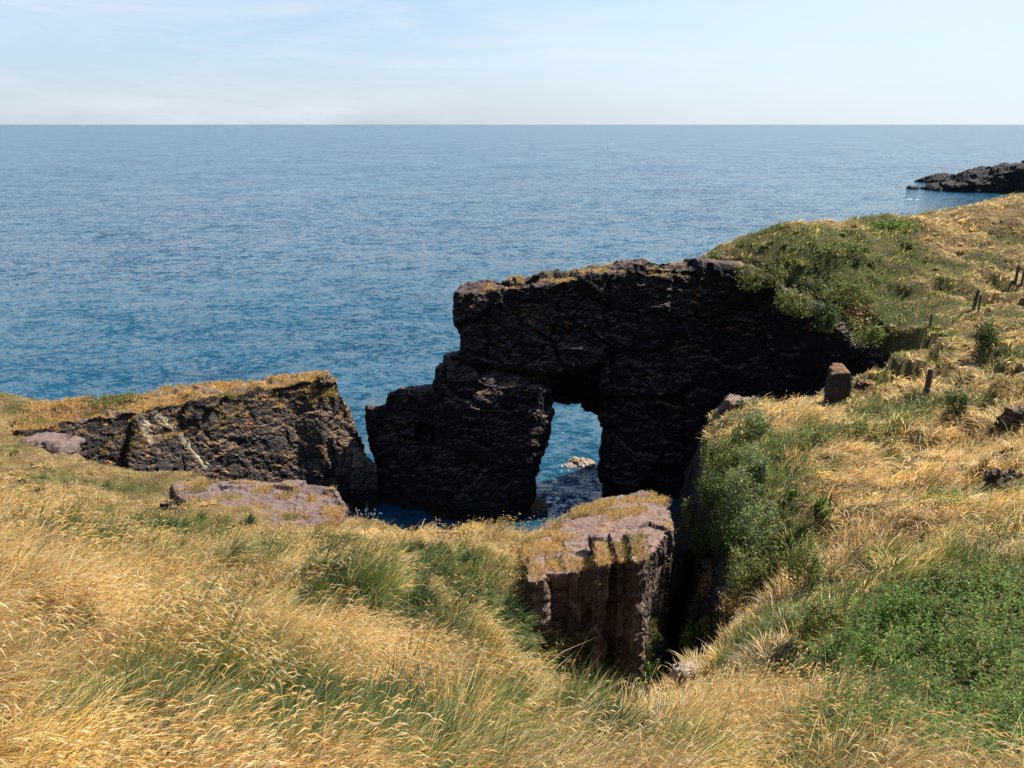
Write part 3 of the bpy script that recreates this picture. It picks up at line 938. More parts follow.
bx, by = x[ti] + rr * np.cos(aa), y[ti] + rr * np.sin(aa)
bz = bil(ZGR, bx, by)
dist = np.sqrt(bx ** 2 + by ** 2 + (bz - CAM_Z) ** 2)
col, isg = pick_colors(gt[ti], rng, smooth(32, 42, dist))
col = col * val[ti][:, None]
Ln = rng.uniform(.3, .62, n) * size[ti] * (1 - .45 * smooth(30, 42, dist))
dvx = np.cos(aa) * .9 + np.cos(fl[ti]) * .9; dvy = np.sin(aa) * .9 + np.sin(fl[ti]) * .9
yaw = np.arctan2(dvy, dvx) + rng.normal(0, .25, n)
th0 = np.abs(rng.normal(.2, .2, n)) + .5 * rr / .13
th1 = th0 + rng.uniform(.7, 1.7, n)
lush = ti >= n0     # broad upright blue-green leaves
bl = np.array([(.05, .085, .04), (.065, .11, .045), (.085, .14, .05), (.06, .09, .055)])
col = np.where(lush[:, None], bl[rng.integers(0, 4, n)] * np.exp(rng.normal(0, .2, n))[:, None], col)
th1 = np.where(lush, th0 + .25 + .5 * rng.random(n), th1)
V, Fc, C, _ = blades(np.stack([bx, by, bz - .03], 1), Ln, np.maximum(.0045, dist * .62 / F) * np.where(lush, 1.7, 1), yaw, th0, th1, yaw + np.pi / 2 + rng.normal(0, .5, n), col)
o = mesh_arrays('tussock_grass', V, Fc, M_GRASS, C)
tag(o, 'arching tussocks of green and straw coloured grass', 'grass', kind='stuff')

# seed heads on thin stems
NH = 80000
x, y = scatter(NH, 2.0, 32, -0.7)
fx_, fy_ = flank(9000, 1.2, 14, -0.3)
x, y = np.r_[x, fx_], np.r_[y, fy_]
NH = len(x)
sd = bil(SDR, x, y); z = bil(ZGR, x, y)
hd = fbm(xy3(x, y), 1.6, 3, .55, 123)
g = greenness(x, y)
ok = (sd > 0.0) & (rng.random(NH) > bare(x, y)) & (bramble(x, y) < .5) & (rng.random(NH) < np.clip(0.5 + 1.5 * hd - 0.75 * g, 0.03, 1)) & ~((y > 23) & (x < -3) & (rng.random(NH) < .8))
x, y, z = x[ok], y[ok], z[ok]
n = len(x)
dist = np.sqrt(x ** 2 + y ** 2 + (z - CAM_Z) ** 2)
px = dist / F
Ln = rng.uniform(.38, .72, n)
Wd = np.maximum(0.0026, px * 0.35)
yaw = flow(x, y) + rng.normal(0, .4, n)
th0 = np.abs(rng.normal(.15, .15, n)); th1 = th0 + rng.uniform(.5, 1.3, n)
pal = np.array([PAL['straw'], PAL['gold'], PAL['pale'], PAL['rust']])
col = pal[rng.choice(4, n, p=[.4, .2, .3, .1])] * np.exp(rng.normal(0, .12, n))[:, None]
V, Fc, C, PP = blades(np.stack([x, y, z - .02], 1), Ln, Wd, yaw, th0, th1, yaw + np.pi / 2 + rng.normal(0, .6, n), col)
# plume: a drooping spindle of two crossed strips from the stem tip
tip = PP[3]
hl = rng.uniform(.06, .13, n); hw = np.maximum(rng.uniform(.007, .014, n), px * 0.8)
thh = th1 + 0.25
d1 = np.stack([np.sin(thh) * np.cos(yaw), np.sin(thh) * np.sin(yaw), np.cos(thh)], 1)
d2 = np.stack([np.sin(thh + .8) * np.cos(yaw), np.sin(thh + .8) * np.sin(yaw), np.cos(thh + .8)], 1)
mid = tip + d1 * (hl * .5)[:, None]
end = mid + d2 * (hl * .5)[:, None]
sidev = np.stack([-np.sin(yaw), np.cos(yaw), np.zeros(n)], 1)
upv = np.cross(d1, sidev)
HV = np.stack([tip, mid + sidev * hw[:, None] / 2, mid - sidev * hw[:, None] / 2, mid + upv * hw[:, None] / 2, mid - upv * hw[:, None] / 2, end], 1).reshape(-1, 3)
T = np.array([[0, 1, 2], [1, 5, 2], [0, 3, 4], [3, 5, 4]], np.int32)
HF = ((np.arange(n, dtype=np.int32) * 6)[:, None, None] + T[None]).reshape(-1, 3)
HC = np.repeat((col * np.array([1.05, 1.0, .9]))[:, None], 6, 1).reshape(-1, 3)
o = mesh_arrays('seed_grass', np.concatenate([V, HV]), np.concatenate([Fc, HF + len(V)]), M_GRASS, np.concatenate([C, HC]))
tag(o, 'tall golden seed heads nodding above the sward', 'grass', kind='stuff')


# turf on the rock tops
def rock_turf(o, zmin, density, name='turf', shorts=(.08, .22), dry=1.0, nzmin=.75, filt=None, seed=1):
    r_ = np.random.default_rng(seed)
    v, no = sampled(o)
    sel = np.where((no[:, 2] > nzmin) & (v[:, 2] > zmin) & ((fbm(v, 1.4, 3, .5, 5.5) + (density - .5) * 1.2) > 0))[0]
    if filt is not None:
        sel = sel[filt(v[sel])]
    if len(sel) == 0: return
    sel = np.repeat(sel, 5)
    n = len(sel)
    root = v[sel] + r_.normal(0, .05, (n, 3)) * np.array([1, 1, 0]) - np.array([0, 0, .02])
    dist = np.sqrt(root[:, 0] ** 2 + root[:, 1] ** 2 + (root[:, 2] - CAM_Z) ** 2)
    col, isg = pick_colors(np.clip(0.22 + .75 * fbm(root, 2.0, 2, .5, 3), 0, 1) * (2 - dry), r_)
    V, Fc, C, _ = blades(root, r_.uniform(*shorts, n), np.maximum(.005, dist * .42 / F), r_.normal(0, 1.2, n), np.abs(r_.normal(.3, .3, n)), r_.uniform(.7, 1.6, n), r_.random(n) * 6.3, col * np.array([1.0, .92, .82]))
    t = mesh_arrays(name, V, Fc, M_GRASS, C, parent=o)
    t['kind'] = 'stuff'
    return t


rock_turf(spur, 5.0, .72, seed=2, nzmin=.55, shorts=(.08, .26))
rock_turf(arch, 10.4, .4, seed=3, nzmin=.8)
rock_turf(bluff, 7.9, .36, seed=4, nzmin=.6, shorts=(.06, .2))
rock_turf(bluff, 8.2, .8, seed=14, nzmin=.6, shorts=(.08, .22), filt=lambda v: (v[:, 1] < 18.4) | (v[:, 0] < 1.5))
rock_turf(slab, 6.0, .28, seed=5, nzmin=.85, shorts=(.06, .2))


# ------------------------------------------------------------------ shrubs
def leafball(r_, nleaf, rad, leaf, cols, hollow=.55, lobes=6, up=.25, narrow=.5):
    """leaves gathered into uneven clumps; base at z=0, about rad wide and tall"""
    lob = []
    for k_ in range(lobes):
        a = r_.random() * 6.28; d = rad[0] * .62 * math.sqrt(r_.random())
        h = rad[2] * r_.uniform(.12, .62) * (1 - .35 * d / rad[0])
        lob.append((1.25 * d * math.cos(a), 1.25 * d * math.sin(a) * rad[1] / rad[0], h, r_.uniform(.18, .46)))
    lob.append((0, 0, rad[2] * .45, .6))
    li = r_.integers(0, len(lob), nleaf)
    lob = np.array(lob)
    d = r_.normal(size=(nleaf, 3)); d /= np.linalg.norm(d, axis=1)[:, None]
    rr = (hollow + (1 - hollow) * r_.random(nleaf) ** .6) * np.exp(r_.normal(0, .12, nleaf))
    c = lob[li, :3] + d * rr[:, None] * lob[li, 3:4] * np.array(rad)
    c[:, 2] = np.abs(c[:, 2])
    # a third of the leaves sit on thin shoots that break the outline
    ns = nleaf // 3
    sh = r_.integers(0, max(6, nleaf // 60), ns)
    sb = r_.normal(size=(max(6, nleaf // 60), 3)); sb[:, 2] = np.abs(sb[:, 2]) + .25; sb[:, 0] += .35
    sb /= np.linalg.norm(sb, axis=1)[:, None]
    so_ = lob[r_.integers(0, len(lob), len(sb)), :3]
    tt = r_.uniform(.2, .75, ns)
    c[:ns] = so_[sh] + sb[sh] * np.array(rad) * tt[:, None] * (.6 + .4 * cellrand(np.stack([sh, sh, sh], 1), 3))[:, None] + r_.normal(0, leaf * .45, (ns, 3))
    c[:, 2] = np.abs(c[:, 2])
    nrm = d + np.array([0, 0, up]) + r_.normal(0, .55, (nleaf, 3))
    nrm /= np.linalg.norm(nrm, axis=1)[:, None]
    t = np.cross(nrm, r_.normal(size=(nleaf, 3))); t /= np.linalg.norm(t, axis=1)[:, None] + 1e-9
    s = np.cross(nrm, t)
    l = leaf * r_.uniform(.6, 1.4, nleaf)
    V = np.stack([c - t * l[:, None] * .5, c + s * l[:, None] * narrow * .5 + nrm * l[:, None] * .08, c + t * l[:, None] * .5, c - s * l[:, None] * narrow * .5 + nrm * l[:, None] * .08], 1).reshape(-1, 3)
    Fc = np.arange(nleaf * 4, dtype=np.int32).reshape(-1, 4)
    cc = np.array(cols)[r_.integers(0, len(cols), nleaf)] * np.exp(r_.normal(0, .22, nleaf))[:, None]
    lt = np.exp(r_.normal(0, .18, len(lob)))[li][:, None]
    C = np.repeat((cc * lt)[:, None], 4, 1).reshape(-1, 3)
    return V, Fc, C


def sticks(r_, n, rad, wd):
    root = np.stack([r_.normal(0, rad[0] * .12, n), r_.normal(0, rad[1] * .12, n), np.zeros(n) - .05], 1)
    col = np.repeat(np.array([[.10, .07, .04]]), n, 0)
    yaw = r_.random(n) * 6.28
    root[:] = root[0]
    V, Fc, C, _ = blades(root, np.full(n, rad[2] * .9), np.full(n, wd), yaw, r_.uniform(.1, .4, n), r_.uniform(.4, 1.0, n), np.full(n, .7), col)
    Fc = np.where(Fc % 7 < 2, Fc % 7, Fc)   # all twigs share one root
    return V, Fc, C


GREENS = {
    'heath': [(.11, .145, .035), (.15, .18, .05), (.21, .22, .07), (.27, .235, .075)],
    'bluish': [(.12, .165, .06), (.16, .21, .085), (.21, .26, .11), (.26, .27, .10)],
    'bright': [(.10, .175, .028), (.145, .24, .045), (.20, .29, .06), (.09, .14, .035)],
    'dry': [(.30, .22, .085), (.38, .265, .105), (.20, .165, .055), (.46, .32, .13)],
    'dark': [(.06, .095, .026), (.085, .125, .035), (.12, .155, .045)],
}


def shrub(u, v, w, h, kind, label, seed, leaf_px=1.9, dens=1.0, group=None, pos=None, name='shrub', narrow=.5, cat='shrub'):
    """w, h in photo pixels"""
    r_ = np.random.default_rng(seed)
    g = pos or G(u, v)
    d = math.dist((0, 0, CAM_Z), g)
    s = d / F
    rad = (w * s * .55, w * s * .5, h * s * .95)
    root = empty(name, (g[0], g[1], g[2] - .04), r_.random() * 6.28)
    tag(root, label, cat, group)
    leaf = max(.03, leaf_px * s * 1.25)
    nl = int(min(12000, dens * 2.2 * w * h / (leaf_px ** 2 * .5) + 250))
    V, Fc, C = leafball(r_, nl, rad, leaf, GREENS[kind], lobes=5 + int(w / 14), narrow=narrow)
    mesh_arrays('foliage', V, Fc, M_LEAF, C, parent=root)
    V, Fc, C = sticks(r_, 9, rad, max(.012, .8 * s))
    mesh_arrays('twig_cluster', V, Fc, M_LEAF, C, parent=root)
    return root


GB = 'shrubs clinging to the near bank'
S = [
    (748, 438, 46, 40, 'bluish', 'blue green shrub below the rock ledge at the brink of the near bank', GB),
    (722, 470, 44, 46, 'heath', 'dark heath shrub hanging over the upper gully, left of the blue green ones', GB),
    (750, 480, 46, 42, 'bluish', 'pale blue green shrub midway down the near bank lip', GB),
    (738, 512, 48, 52, 'bluish', 'rounded blue green shrub on the bank lip, left of the dock plant', GB),
    (758, 548, 56, 52, 'bluish', 'large grey green shrub on the bank lip directly left of the bare dry patch', GB),
    (722, 552, 44, 54, 'dark', 'dark shaded shrub low on the gully side of the near bank', GB),
    (752, 592, 56, 56, 'heath', 'dark green shrub below the large grey green one on the bank', GB),
    (806, 588, 50, 60, 'heath', 'dense dark green shrub at the upper edge of the bramble patch', GB),
    (708, 598, 32, 36, 'dry', 'brownish dry shrub on the gully wall above its dark bottom', GB),
    (812, 640, 46, 60, 'heath', 'tall green shrub between the olive grass and the bramble patch', GB),
    (696, 656, 38, 38, 'bright', 'bright green shrub right of the gully bottom above the pale boulder', GB),
    (652, 690, 42, 36, 'bright', 'bright green leafy plant at the foot of the columned bluff', GB),
    (690, 528, 26, 30, 'heath', 'small shrub at the bank edge facing the bluff top', GB),
    (806, 452, 36, 26, 'heath', 'low green shrub in straw grass below the standing stone', None),
    (862, 440, 52, 24, 'heath', 'wide low green shrub right of and below the standing stone', None),
    (952, 418, 18, 34, 'dark', 'narrow dark green shrub at the slope foot below the stump', None),
    (846, 252, 56, 13, 'heath', 'low green shrub patch high on the far hillside', None),
    (890, 226, 46, 6, 'bright', 'bright green low patch on the ridge of the far hillside', None),
    (846, 302, 54, 26, 'heath', 'tall green shrub at the hill edge over the cliff corner', None),
    (850, 332, 46, 34, 'dry', 'yellowish dry shrub overhanging the dark cliff corner', None),
    (852, 692, 56, 62, 'bright', 'leafy bright green bush at the left end of the bramble patch', None),
    (900, 632, 60, 46, 'bright', 'bright green bush along the upper left rim of the bramble patch', None),
    (968, 598, 66, 44, 'heath', 'olive green bush along the upper right rim of the bramble patch', None),
    (930, 735, 70, 60, 'dark', 'dark leafy bush at the bottom edge of the bramble patch', None),
    (738, 262, 34, 14, 'heath', 'green tuft where the arch ridge meets the hillside', None, (11.4, 44.6, 12.6)),
    (772, 284, 44, 34, 'heath', 'green shrub draping over the cliff edge just right of the arch ridge', None, (13.4, 42.9, 11.6)),
    (805, 303, 40, 30, 'heath', 'shaggy green shrub spilling down the middle of the dark cliff edge', None, (14.8, 41.2, 10.6)),
    (832, 322, 36, 36, 'dark', 'darker green shrub spilling over the cliff edge left of the dry one', None, (15.8, 40.0, 10.0)),
    (862, 350, 40, 26, 'heath', 'green shrub on the lowest end of the dark cliff edge', None, (17.3, 38.3, 9.7)),
    (984, 352, 22, 40, 'dark', 'dark upright bush at the eroded bank near the right edge', None),
    (1006, 400, 30, 24, 'dry', 'brown dry bush on the right edge beneath the dark upright bush', None),
    (712, 505, 34, 40, 'dark', 'dark green shrub hanging into the gully right of the bluff top', GB),
    (700, 560, 30, 44, 'dark', 'dark shrub on the steep gully side level with the bluff front edge', GB),
    (738, 622, 46, 44, 'dry', 'straw coloured bushy clump at the foot of the bank shrubs', GB),
    (722, 640, 40, 36, 'heath', 'green shrub just above the gully head, right of the bright green plant', GB),
    (700, 620, 30, 30, 'heath', 'small dark shrub on the gully wall below the brownish one', GB),
]
for i, (u, v, w, h, kd, lab, gr, *ps) in enumerate(S):
    shrub(u, v, w, h, kd, lab, 200 + i, group=gr, pos=ps[0] if ps else None)

# bramble patch, lower right: leafy undergrowth nobody could count
r_ = np.random.default_rng(99)
NS = 10500
x, y = scatter(NS * 4, 2.0, 17, -.3)
wgt = bramble(x, y)
nz_ = fbm(xy3(x, y), .9, 3, .5, 12)
hgt = np.clip(wgt * 1.0 + .9 * nz_ - .12, 0, 1.35) * .62
ok = (hgt > .1) & (wgt > .22)
x, y, hgt = x[ok][:NS], y[ok][:NS], hgt[ok][:NS]
ns = len(x)
hgt = hgt * r_.uniform(.6, 1.25, ns)
zz = bil(ZGR, x, y)
UG = np.array(GREENS['bright'] + GREENS['heath'] + [(.24, .20, .07), (.30, .22, .09)])
sc_ = .88 * UG[r_.choice(len(UG), ns, p=[.15, .17, .12, .12, .12, .12, .07, .05, .05, .03])] * np.exp(r_.normal(0, .2, ns))[:, None]
lean = r_.normal(0, .22, (ns, 2)) + np.array([.12, 0])
NLF = 15
si = np.repeat(np.arange(ns), NLF)
n = len(si)
tt = r_.uniform(.25, 1.0, n)
dist = np.sqrt(x[si] ** 2 + y[si] ** 2 + (zz[si] - CAM_Z) ** 2)
lf = np.maximum(.04, dist * 3.8 / F) * r_.uniform(.6, 1.4, n) * (1.25 - .5 * tt)
aa = r_.random(n) * 6.283
outv = np.stack([np.cos(aa), np.sin(aa), r_.uniform(.0, .9, n)], 1); outv /= np.linalg.norm(outv, axis=1)[:, None]
c = np.stack([x[si] + lean[si, 0] * hgt[si] * tt, y[si] + lean[si, 1] * hgt[si] * tt, zz[si] + hgt[si] * tt], 1) + outv * lf[:, None] * .55
side = np.cross(outv, np.array([0, 0, 1.0])); side /= np.linalg.norm(side, axis=1)[:, None]
nrm = np.cross(side, outv)
V = np.stack([c - outv * lf[:, None] * .5, c + side * lf[:, None] * .24 + nrm * lf[:, None] * .06, c + outv * lf[:, None] * .5 - np.array([0, 0, 1.]) * lf[:, None] * .12, c - side * lf[:, None] * .24 + nrm * lf[:, None] * .06], 1).reshape(-1, 3)
cc = sc_[si] * np.exp(r_.normal(0, .14, n))[:, None]
LF = np.arange(4 * n, dtype=np.int32).reshape(-1, 4)
LF = np.concatenate([LF[:, [0, 1, 2]], LF[:, [0, 2, 3]]])
LC = np.repeat(cc[:, None], 4, 1).reshape(-1, 3)
SV, SF, SC_, _ = blades(np.stack([x, y, zz - .02], 1), hgt, np.maximum(.004, np.hypot(x, y) * .5 / F), np.arctan2(lean[:, 1], lean[:, 0]), np.hypot(lean[:, 0], lean[:, 1]), np.hypot(lean[:, 0], lean[:, 1]), r_.random(ns) * 6.28, sc_ * np.array([1.1, .9, .8]))
o = mesh_arrays('undergrowth', np.concatenate([V, SV]), np.concatenate([LF, SF + len(V)]), M_LEAF, np.concatenate([LC, SC_]))
tag(o, 'leafy green bramble undergrowth at the lower right', 'undergrowth', kind='stuff')

# dock plant with long upright leaves on the dry bank
g = G(820, 523)
root = empty('dock_plant', (g[0], g[1], g[2] - .03))
tag(root, 'upright broad leaved green plant alone in flattened straw grass', 'plant')
r_ = np.random.default_rng(4)
n = 70
yaw = r_.random(n) * 6.28
V, Fc, C, _ = blades(np.stack([r_.normal(0, .09, n), r_.normal(0, .07, n), r_.uniform(0, .25, n)], 1), r_.uniform(.35, .8, n), r_.uniform(.045, .085, n), yaw, r_.uniform(.0, .4, n), r_.uniform(.2, .8, n), yaw + 1.57,
                     np.array([(.08, .15, .035), (.12, .19, .045), (.17, .21, .06)])[r_.integers(0, 3, n)])
mesh_arrays('leaf_rosette', V, Fc, M_LEAF, C, parent=root)
n = 14
V, Fc, C, _ = blades(np.stack([r_.normal(0, .1, n), r_.normal(0, .08, n), np.zeros(n)], 1), r_.uniform(.25, .4, n), np.full(n, .06), r_.random(n) * 6.28, r_.uniform(0, .3, n), r_.uniform(.3, .9, n), r_.random(n) * 6.28, np.repeat([[.26, .17, .06]], n, 0))
mesh_arrays('withered_leaf_base', V, Fc, M_LEAF, C, parent=root)
shrub(794, 498, 12, 14, 'bright', 'tiny green sprig just left of the broad leaved plant', 300, name='sprig', cat='plant')

# ------------------------------------------------------------------ fence posts
mw, nt, out = new_mat('weathered_wood')
geo = nt.nodes.new('ShaderNodeNewGeometry')
mp = N(nt, 'ShaderNodeMapping'); mp.inputs['Scale'].default_value = (30, 30, 3)
L(nt, geo.outputs['Position'], mp.inputs[0])
nw = noise_out(nt, mp.outputs[0], 1.0, 6, .7)
b = N(nt, 'ShaderNodeBsdfPrincipled', Roughness=.9)
L(nt, ramp(nt, nw, [(.3, (.022, .018, .014)), (.7, (.09, .075, .06))]), b.inputs['Base Color'])
bp = N(nt, 'ShaderNodeBump', Strength=.6, Distance=.02); L(nt, nw, bp.inputs['Height']); L(nt, bp.outputs[0], b.inputs['Normal'])
L(nt, b.outputs[0], out.inputs[0])


def post(u, v, hpx, wpx, lean, label):
    g = G(u, v)
    s = math.dist((0, 0, CAM_Z), g) / F
    h, w = hpx * s * 1.05, max(.05, wpx * s * .75)
    bm = bmesh.new()
    ring = 9
    prev = None
    r_ = np.random.default_rng(int(u))
    ph = r_.random(ring) * .3
    for zz, k_ in ((-.4, 1.05), (h * .35, 1.0), (h * .7, .95), (h * .97, .9), (h, .7)):
        vs = [bm.verts.new((math.cos(6.283 * i / ring) * w / 2 * k_ * (1 + .25 * ph[i]) + lean * zz, math.sin(6.283 * i / ring) * w / 2 * k_ * (1 + .25 * ph[i]), zz + (.04 * ph[i] if zz > h * .9 else 0))) for i in range(ring)]
        if prev:
            for i in range(ring):
                bm.faces.new((prev[i], prev[(i + 1) % ring], vs[(i + 1) % ring], vs[i]))
        else:
            bm.faces.new(list(reversed(vs)))
        prev = vs
    bm.faces.new(prev)
    me = bpy.data.meshes.new('fence_post'); bm.to_mesh(me); bm.free()
    me.materials.append(mw)
    o = bpy.data.objects.new('fence_post', me); o.location = g
    link(o)
    tag(o, label, 'fence post', 'old posts along the path')


post(926, 394, 21, 6.5, .03, 'stout dark wooden stump post, nearest of the old posts, in the grass')
post(930, 326, 10, 2.5, .0, 'short thin post standing left of all the others up the slope')
post(973, 310, 17, 3.5, .1, 'dark leaning post at the left end of the eroded path step')
post(978, 314, 16, 2, -.03, 'very thin post directly beside the dark leaning one')
post(1015, 284, 15, 3, .0, 'upper post at the photo\'s right edge, thicker of the last pair')
post(1021, 286, 14, 2.2, .02, 'highest thin post at the extreme right edge of the photo')

# ------------------------------------------------------------------ sea
rad = np.r_[np.linspace(20, 120, 220), np.geomspace(121, 60000, 260)]
ang = np.linspace(R(-75), R(75), 360)
RR, AA = np.meshgrid(rad, ang, indexing='ij')
sv = np.stack([(RR * np.sin(AA)).ravel(), (RR * np.cos(AA)).ravel(), np.zeros(RR.size)], 1)
fade = 1 - smooth(80, 160, RR.ravel())
sv[:, 2] += fade * (0.10 * fbm(sv * np.array([.6, 1.4, 1]), 5.0, 3, .55, 3) + .04 * fbm(sv, 1.4, 2, .5, 9))
ii = np.arange(RR.size).reshape(RR.shape)
q = np.stack([ii[:-1, :-1], ii[:-1, 1:], ii[1:, 1:], ii[1:, :-1]], -1).reshape(-1, 4)[:, ::-1]
m, nt, out = new_mat('sea_water')
geo = nt.nodes.new('ShaderNodeNewGeometry')
pos = geo.outputs['Position']
mp = N(nt, 'ShaderNodeMapping'); mp.inputs['Scale'].default_value = (.8, 1.15, 1); mp.inputs['Rotation'].default_value = (0, 0, R(18)); L(nt, pos, mp.inputs[0])
w0 = noise_out(nt, mp.outputs[0], .012, 4, .55, .5)
w1 = noise_out(nt, mp.outputs[0], .09, 6, .6, .6)
w2 = noise_out(nt, mp.outputs[0], .55, 6, .62, .5)
w3 = noise_out(nt, pos, 2.6, 4, .6)
acc = None
for sc_n, amp_n, det in ((.03, .22, 3), (.13, .40, 3), (.5, .85, 3), (2.0, 1.45, 3), (7, 1.0, 2)):
    nn_ = N(nt, 'ShaderNodeTexNoise', Scale=sc_n, Detail=det, Roughness=.55, Distortion=.3)
    L(nt, mp.outputs[0], nn_.inputs['Vector'])
    sb_ = N(nt, 'ShaderNodeVectorMath', operation='SUBTRACT'); sb_.inputs[1].default_value = (.5, .5, .5); L(nt, nn_.outputs['Color'], sb_.inputs[0])
    ml_ = N(nt, 'ShaderNodeVectorMath', operation='MULTIPLY'); ml_.inputs[1].default_value = (amp_n, amp_n, 0); L(nt, sb_.outputs[0], ml_.inputs[0])
    if acc is None: acc = ml_.outputs[0]
    else:
        ad_ = N(nt, 'ShaderNodeVectorMath', operation='ADD'); L(nt, acc, ad_.inputs[0]); L(nt, ml_.outputs[0], ad_.inputs[1]); acc = ad_.outputs[0]
ad_ = N(nt, 'ShaderNodeVectorMath', operation='ADD'); L(nt, acc, ad_.inputs[0]); ad_.inputs[1].default_value = (0, 0, 1)
bp = N(nt, 'ShaderNodeVectorMath', operation='NORMALIZE'); L(nt, ad_.outputs[0], bp.inputs[0])
b = N(nt, 'ShaderNodeBsdfPrincipled', IOR=1.33)
ln = nt.nodes.new('ShaderNodeVectorMath'); ln.operation = 'LENGTH'; L(nt, pos, ln.inputs[0])
mr = N(nt, 'ShaderNodeMapRange'); L(nt, ln.outputs['Value'], mr.inputs[0])
for i_, v_ in ((1, 45), (2, 380), (3, .07), (4, .16)): mr.inputs[i_].default_value = v_
L(nt, mr.outputs[0], b.inputs['Roughness'])
wc = math_n(nt, 'ADD', math_n(nt, 'MULTIPLY', w0, .6), math_n(nt, 'MULTIPLY', w1, .4))
L(nt, ramp(nt, wc, [(.38, (.005, .042, .073)), (.62, (.010, .066, .105))]), b.inputs['Base Color'])
L(nt, bp.outputs[0], b.inputs['Normal'])
L(nt, b.outputs[0], out.inputs[0])
o = mesh_arrays('sea', sv, q, m, smooth_shade=True)
tag(o, 'wide blue rippled sea reaching the horizon', 'sea', kind='structure')

# whitecaps far out and foam where the swell meets rock
mf, nt, out = new_mat('white_foam')
b = N(nt, 'ShaderNodeBsdfPrincipled', Roughness=.9); b.inputs['Base Color'].default_value = (.8, .82, .84, 1)
L(nt, b.outputs[0], out.inputs[0])


def foam(name, spots, label, seed):
    r_ = np.random.default_rng(seed)
    vs, fs = [], []
    for (x, y, lx, ly) in spots:
        k_ = 10
        i0 = len(vs)
        vs.append((x, y, .26))
        for i in range(k_):
            a = 6.283 * i / k_
            q_ = r_.uniform(.45, 1.1)
            vs.append((x + math.cos(a) * lx * q_, y + math.sin(a) * ly * q_, .16))
        for i in range(k_):
            fs.append((i0, i0 + 1 + i, i0 + 1 + (i + 1) % k_))
    o = mesh_arrays(name, vs, fs, mf)
    tag(o, label, 'foam', kind='stuff')


sp = []
for i in range(45):
    yy_ = float(np.exp(rng.uniform(math.log(130), math.log(1800))))
    xx_ = yy_ * rng.uniform(-.75, .75)
    k_ = rng.uniform(.4, 1.0) * (yy_ / 400) ** .5
    sp.append((xx_, yy_, .9 * k_, .09 * k_))
foam('whitecaps', sp, 'small scattered whitecaps on the open sea', 5)
sp = []
for (u, v, Y, k_) in ((924, 181.5, 292, 1.6), (929, 183, 288, 1.2), (914, 200, 235, .7), (577, 469, 43.6, .3), (563, 472, 43.9, .25), (590, 470, 43.7, .25), (371, 512, 38.8, .2), (380, 516, 38.6, .2), (373, 517, 38.4, .15)):
    for j in range(3):
        dx, dy, dz = ray(u, v); t = -CAM_Z / dz
        sp.append((dx * t + rng.normal(0, k_), dy * t + rng.normal(0, k_), k_ * rng.uniform(.3, .9), k_ * rng.uniform(.15, .5)))
foam('foam', sp, 'white foam at the waterline of the rocks', 6)

# ------------------------------------------------------------------ sky, sun, camera
SUN_AZ, SUN_EL = R(63), R(49)
w = bpy.data.worlds.new('World'); sc.world = w; w.use_nodes = True
nt = w.node_tree; nt.nodes.clear()
out = nt.nodes.new('ShaderNodeOutputWorld')
bg = N(nt, 'ShaderNodeBackground', Strength=0.075)
sky = nt.nodes.new('ShaderNodeTexSky')
sky.sky_type = 'NISHITA'; sky.sun_disc = False
sky.sun_elevation = SUN_EL; sky.sun_rotation = SUN_AZ
sky.altitude = 0; sky.air_density = 1.0; sky.dust_density = 0.3; sky.ozone_density = 3.0
tc = nt.nodes.new('ShaderNodeTexCoord')
mp = N(nt, 'ShaderNodeMapping'); mp.inputs['Scale'].default_value = (1.2, 1.2, 9); mp.inputs['Rotation'].default_value = (R(6), R(-5), 0)
L(nt, tc.outputs['Generated'], mp.inputs[0])
cn = noise_out(nt, mp.outputs[0], 2.2, 8, .62, .5)
cf = ramp(nt, cn, [(.44, (0, 0, 0)), (.68, (.6, .6, .6))])
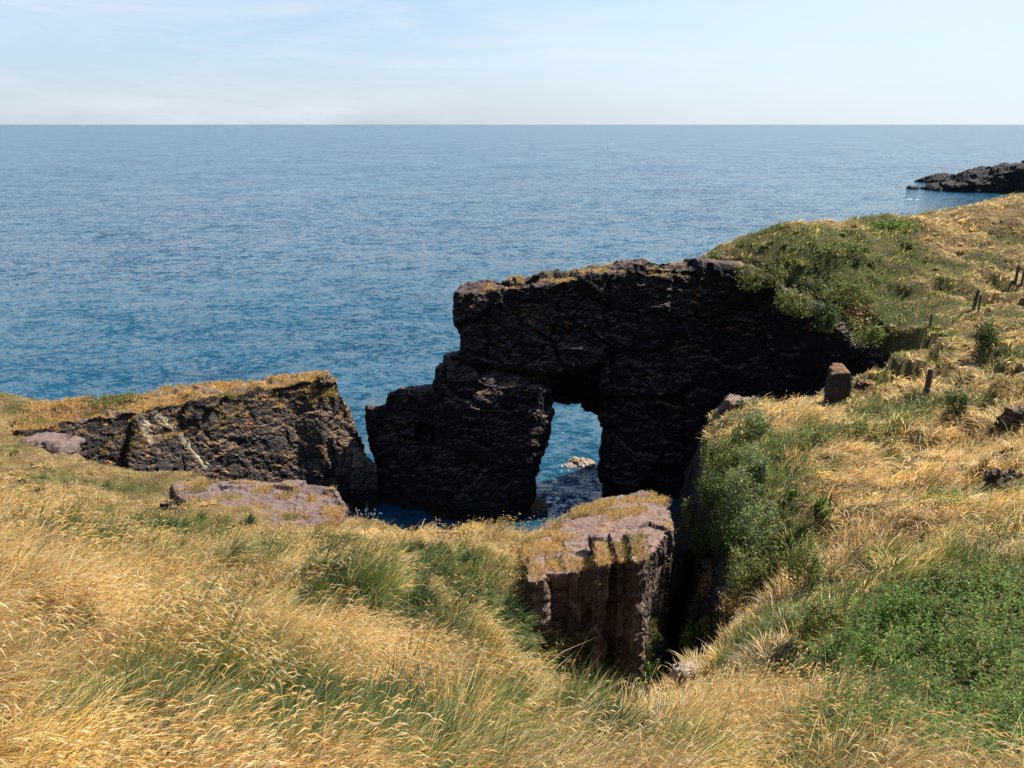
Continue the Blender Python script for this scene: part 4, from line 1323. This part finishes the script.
sx = nt.nodes.new('ShaderNodeSeparateXYZ'); L(nt, tc.outputs['Generated'], sx.inputs[0])
hz = ramp(nt, sx.outputs['Z'], [(0.0, (.78,) * 3), (.07, (.56,) * 3), (.17, (.42,) * 3), (.36, (0,) * 3)])
c = mixc(nt, hz, sky.outputs[0], (2.75, 3.4, 4.45))
sd_ = N(nt, 'ShaderNodeVectorMath', operation='DOT_PRODUCT'); L(nt, tc.outputs['Generated'], sd_.inputs[0])
sd_.inputs[1].default_value = (math.sin(SUN_AZ), math.cos(SUN_AZ), 0)
gl = ramp(nt, sd_.outputs['Value'], [(0.3, (0, 0, 0)), (0.95, (.85, .85, .85))])
lo_ = ramp(nt, sx.outputs['Z'], [(.12, (1,) * 3), (.45, (.12,) * 3)])
c = mixc(nt, math_n(nt, 'MULTIPLY', gl, lo_), c, (4.8, 5.5, 5.9))
cf = math_n(nt, 'MULTIPLY', cf, lo_)
c = mixc(nt, cf, c, (4.8, 5.2, 5.8))
L(nt, c, bg.inputs['Color']); L(nt, bg.outputs[0], out.inputs[0])

sl = bpy.data.lights.new('sun', 'SUN'); sl.energy = 4.6; sl.angle = R(.53); sl.color = (1.0, .95, .87)
so = bpy.data.objects.new('sun', sl); link(so)
dirv = Vector((math.cos(SUN_EL) * math.sin(SUN_AZ), math.cos(SUN_EL) * math.cos(SUN_AZ), math.sin(SUN_EL)))
so.rotation_euler = (-dirv).to_track_quat('-Z', 'Y').to_euler()

cam = bpy.data.cameras.new('camera')
cam.sensor_width = 36; cam.lens = 36 * F / 1024; cam.clip_end = 200000; cam.clip_start = .05
co = bpy.data.objects.new('camera', cam); link(co)
co.location = (0, 0, CAM_Z); co.rotation_euler = (R(90) - PITCH, 0, 0)
sc.camera = co

sc.view_settings.view_transform = 'Standard'; sc.view_settings.look = 'None'
sc.view_settings.exposure = 1.2; sc.view_settings.gamma = 1
sc.render.engine = 'CYCLES'
sc.cycles.use_denoising = True
sc.cycles.max_bounces = 6; sc.cycles.diffuse_bounces = 3; sc.cycles.transmission_bounces = 3; sc.cycles.glossy_bounces = 3
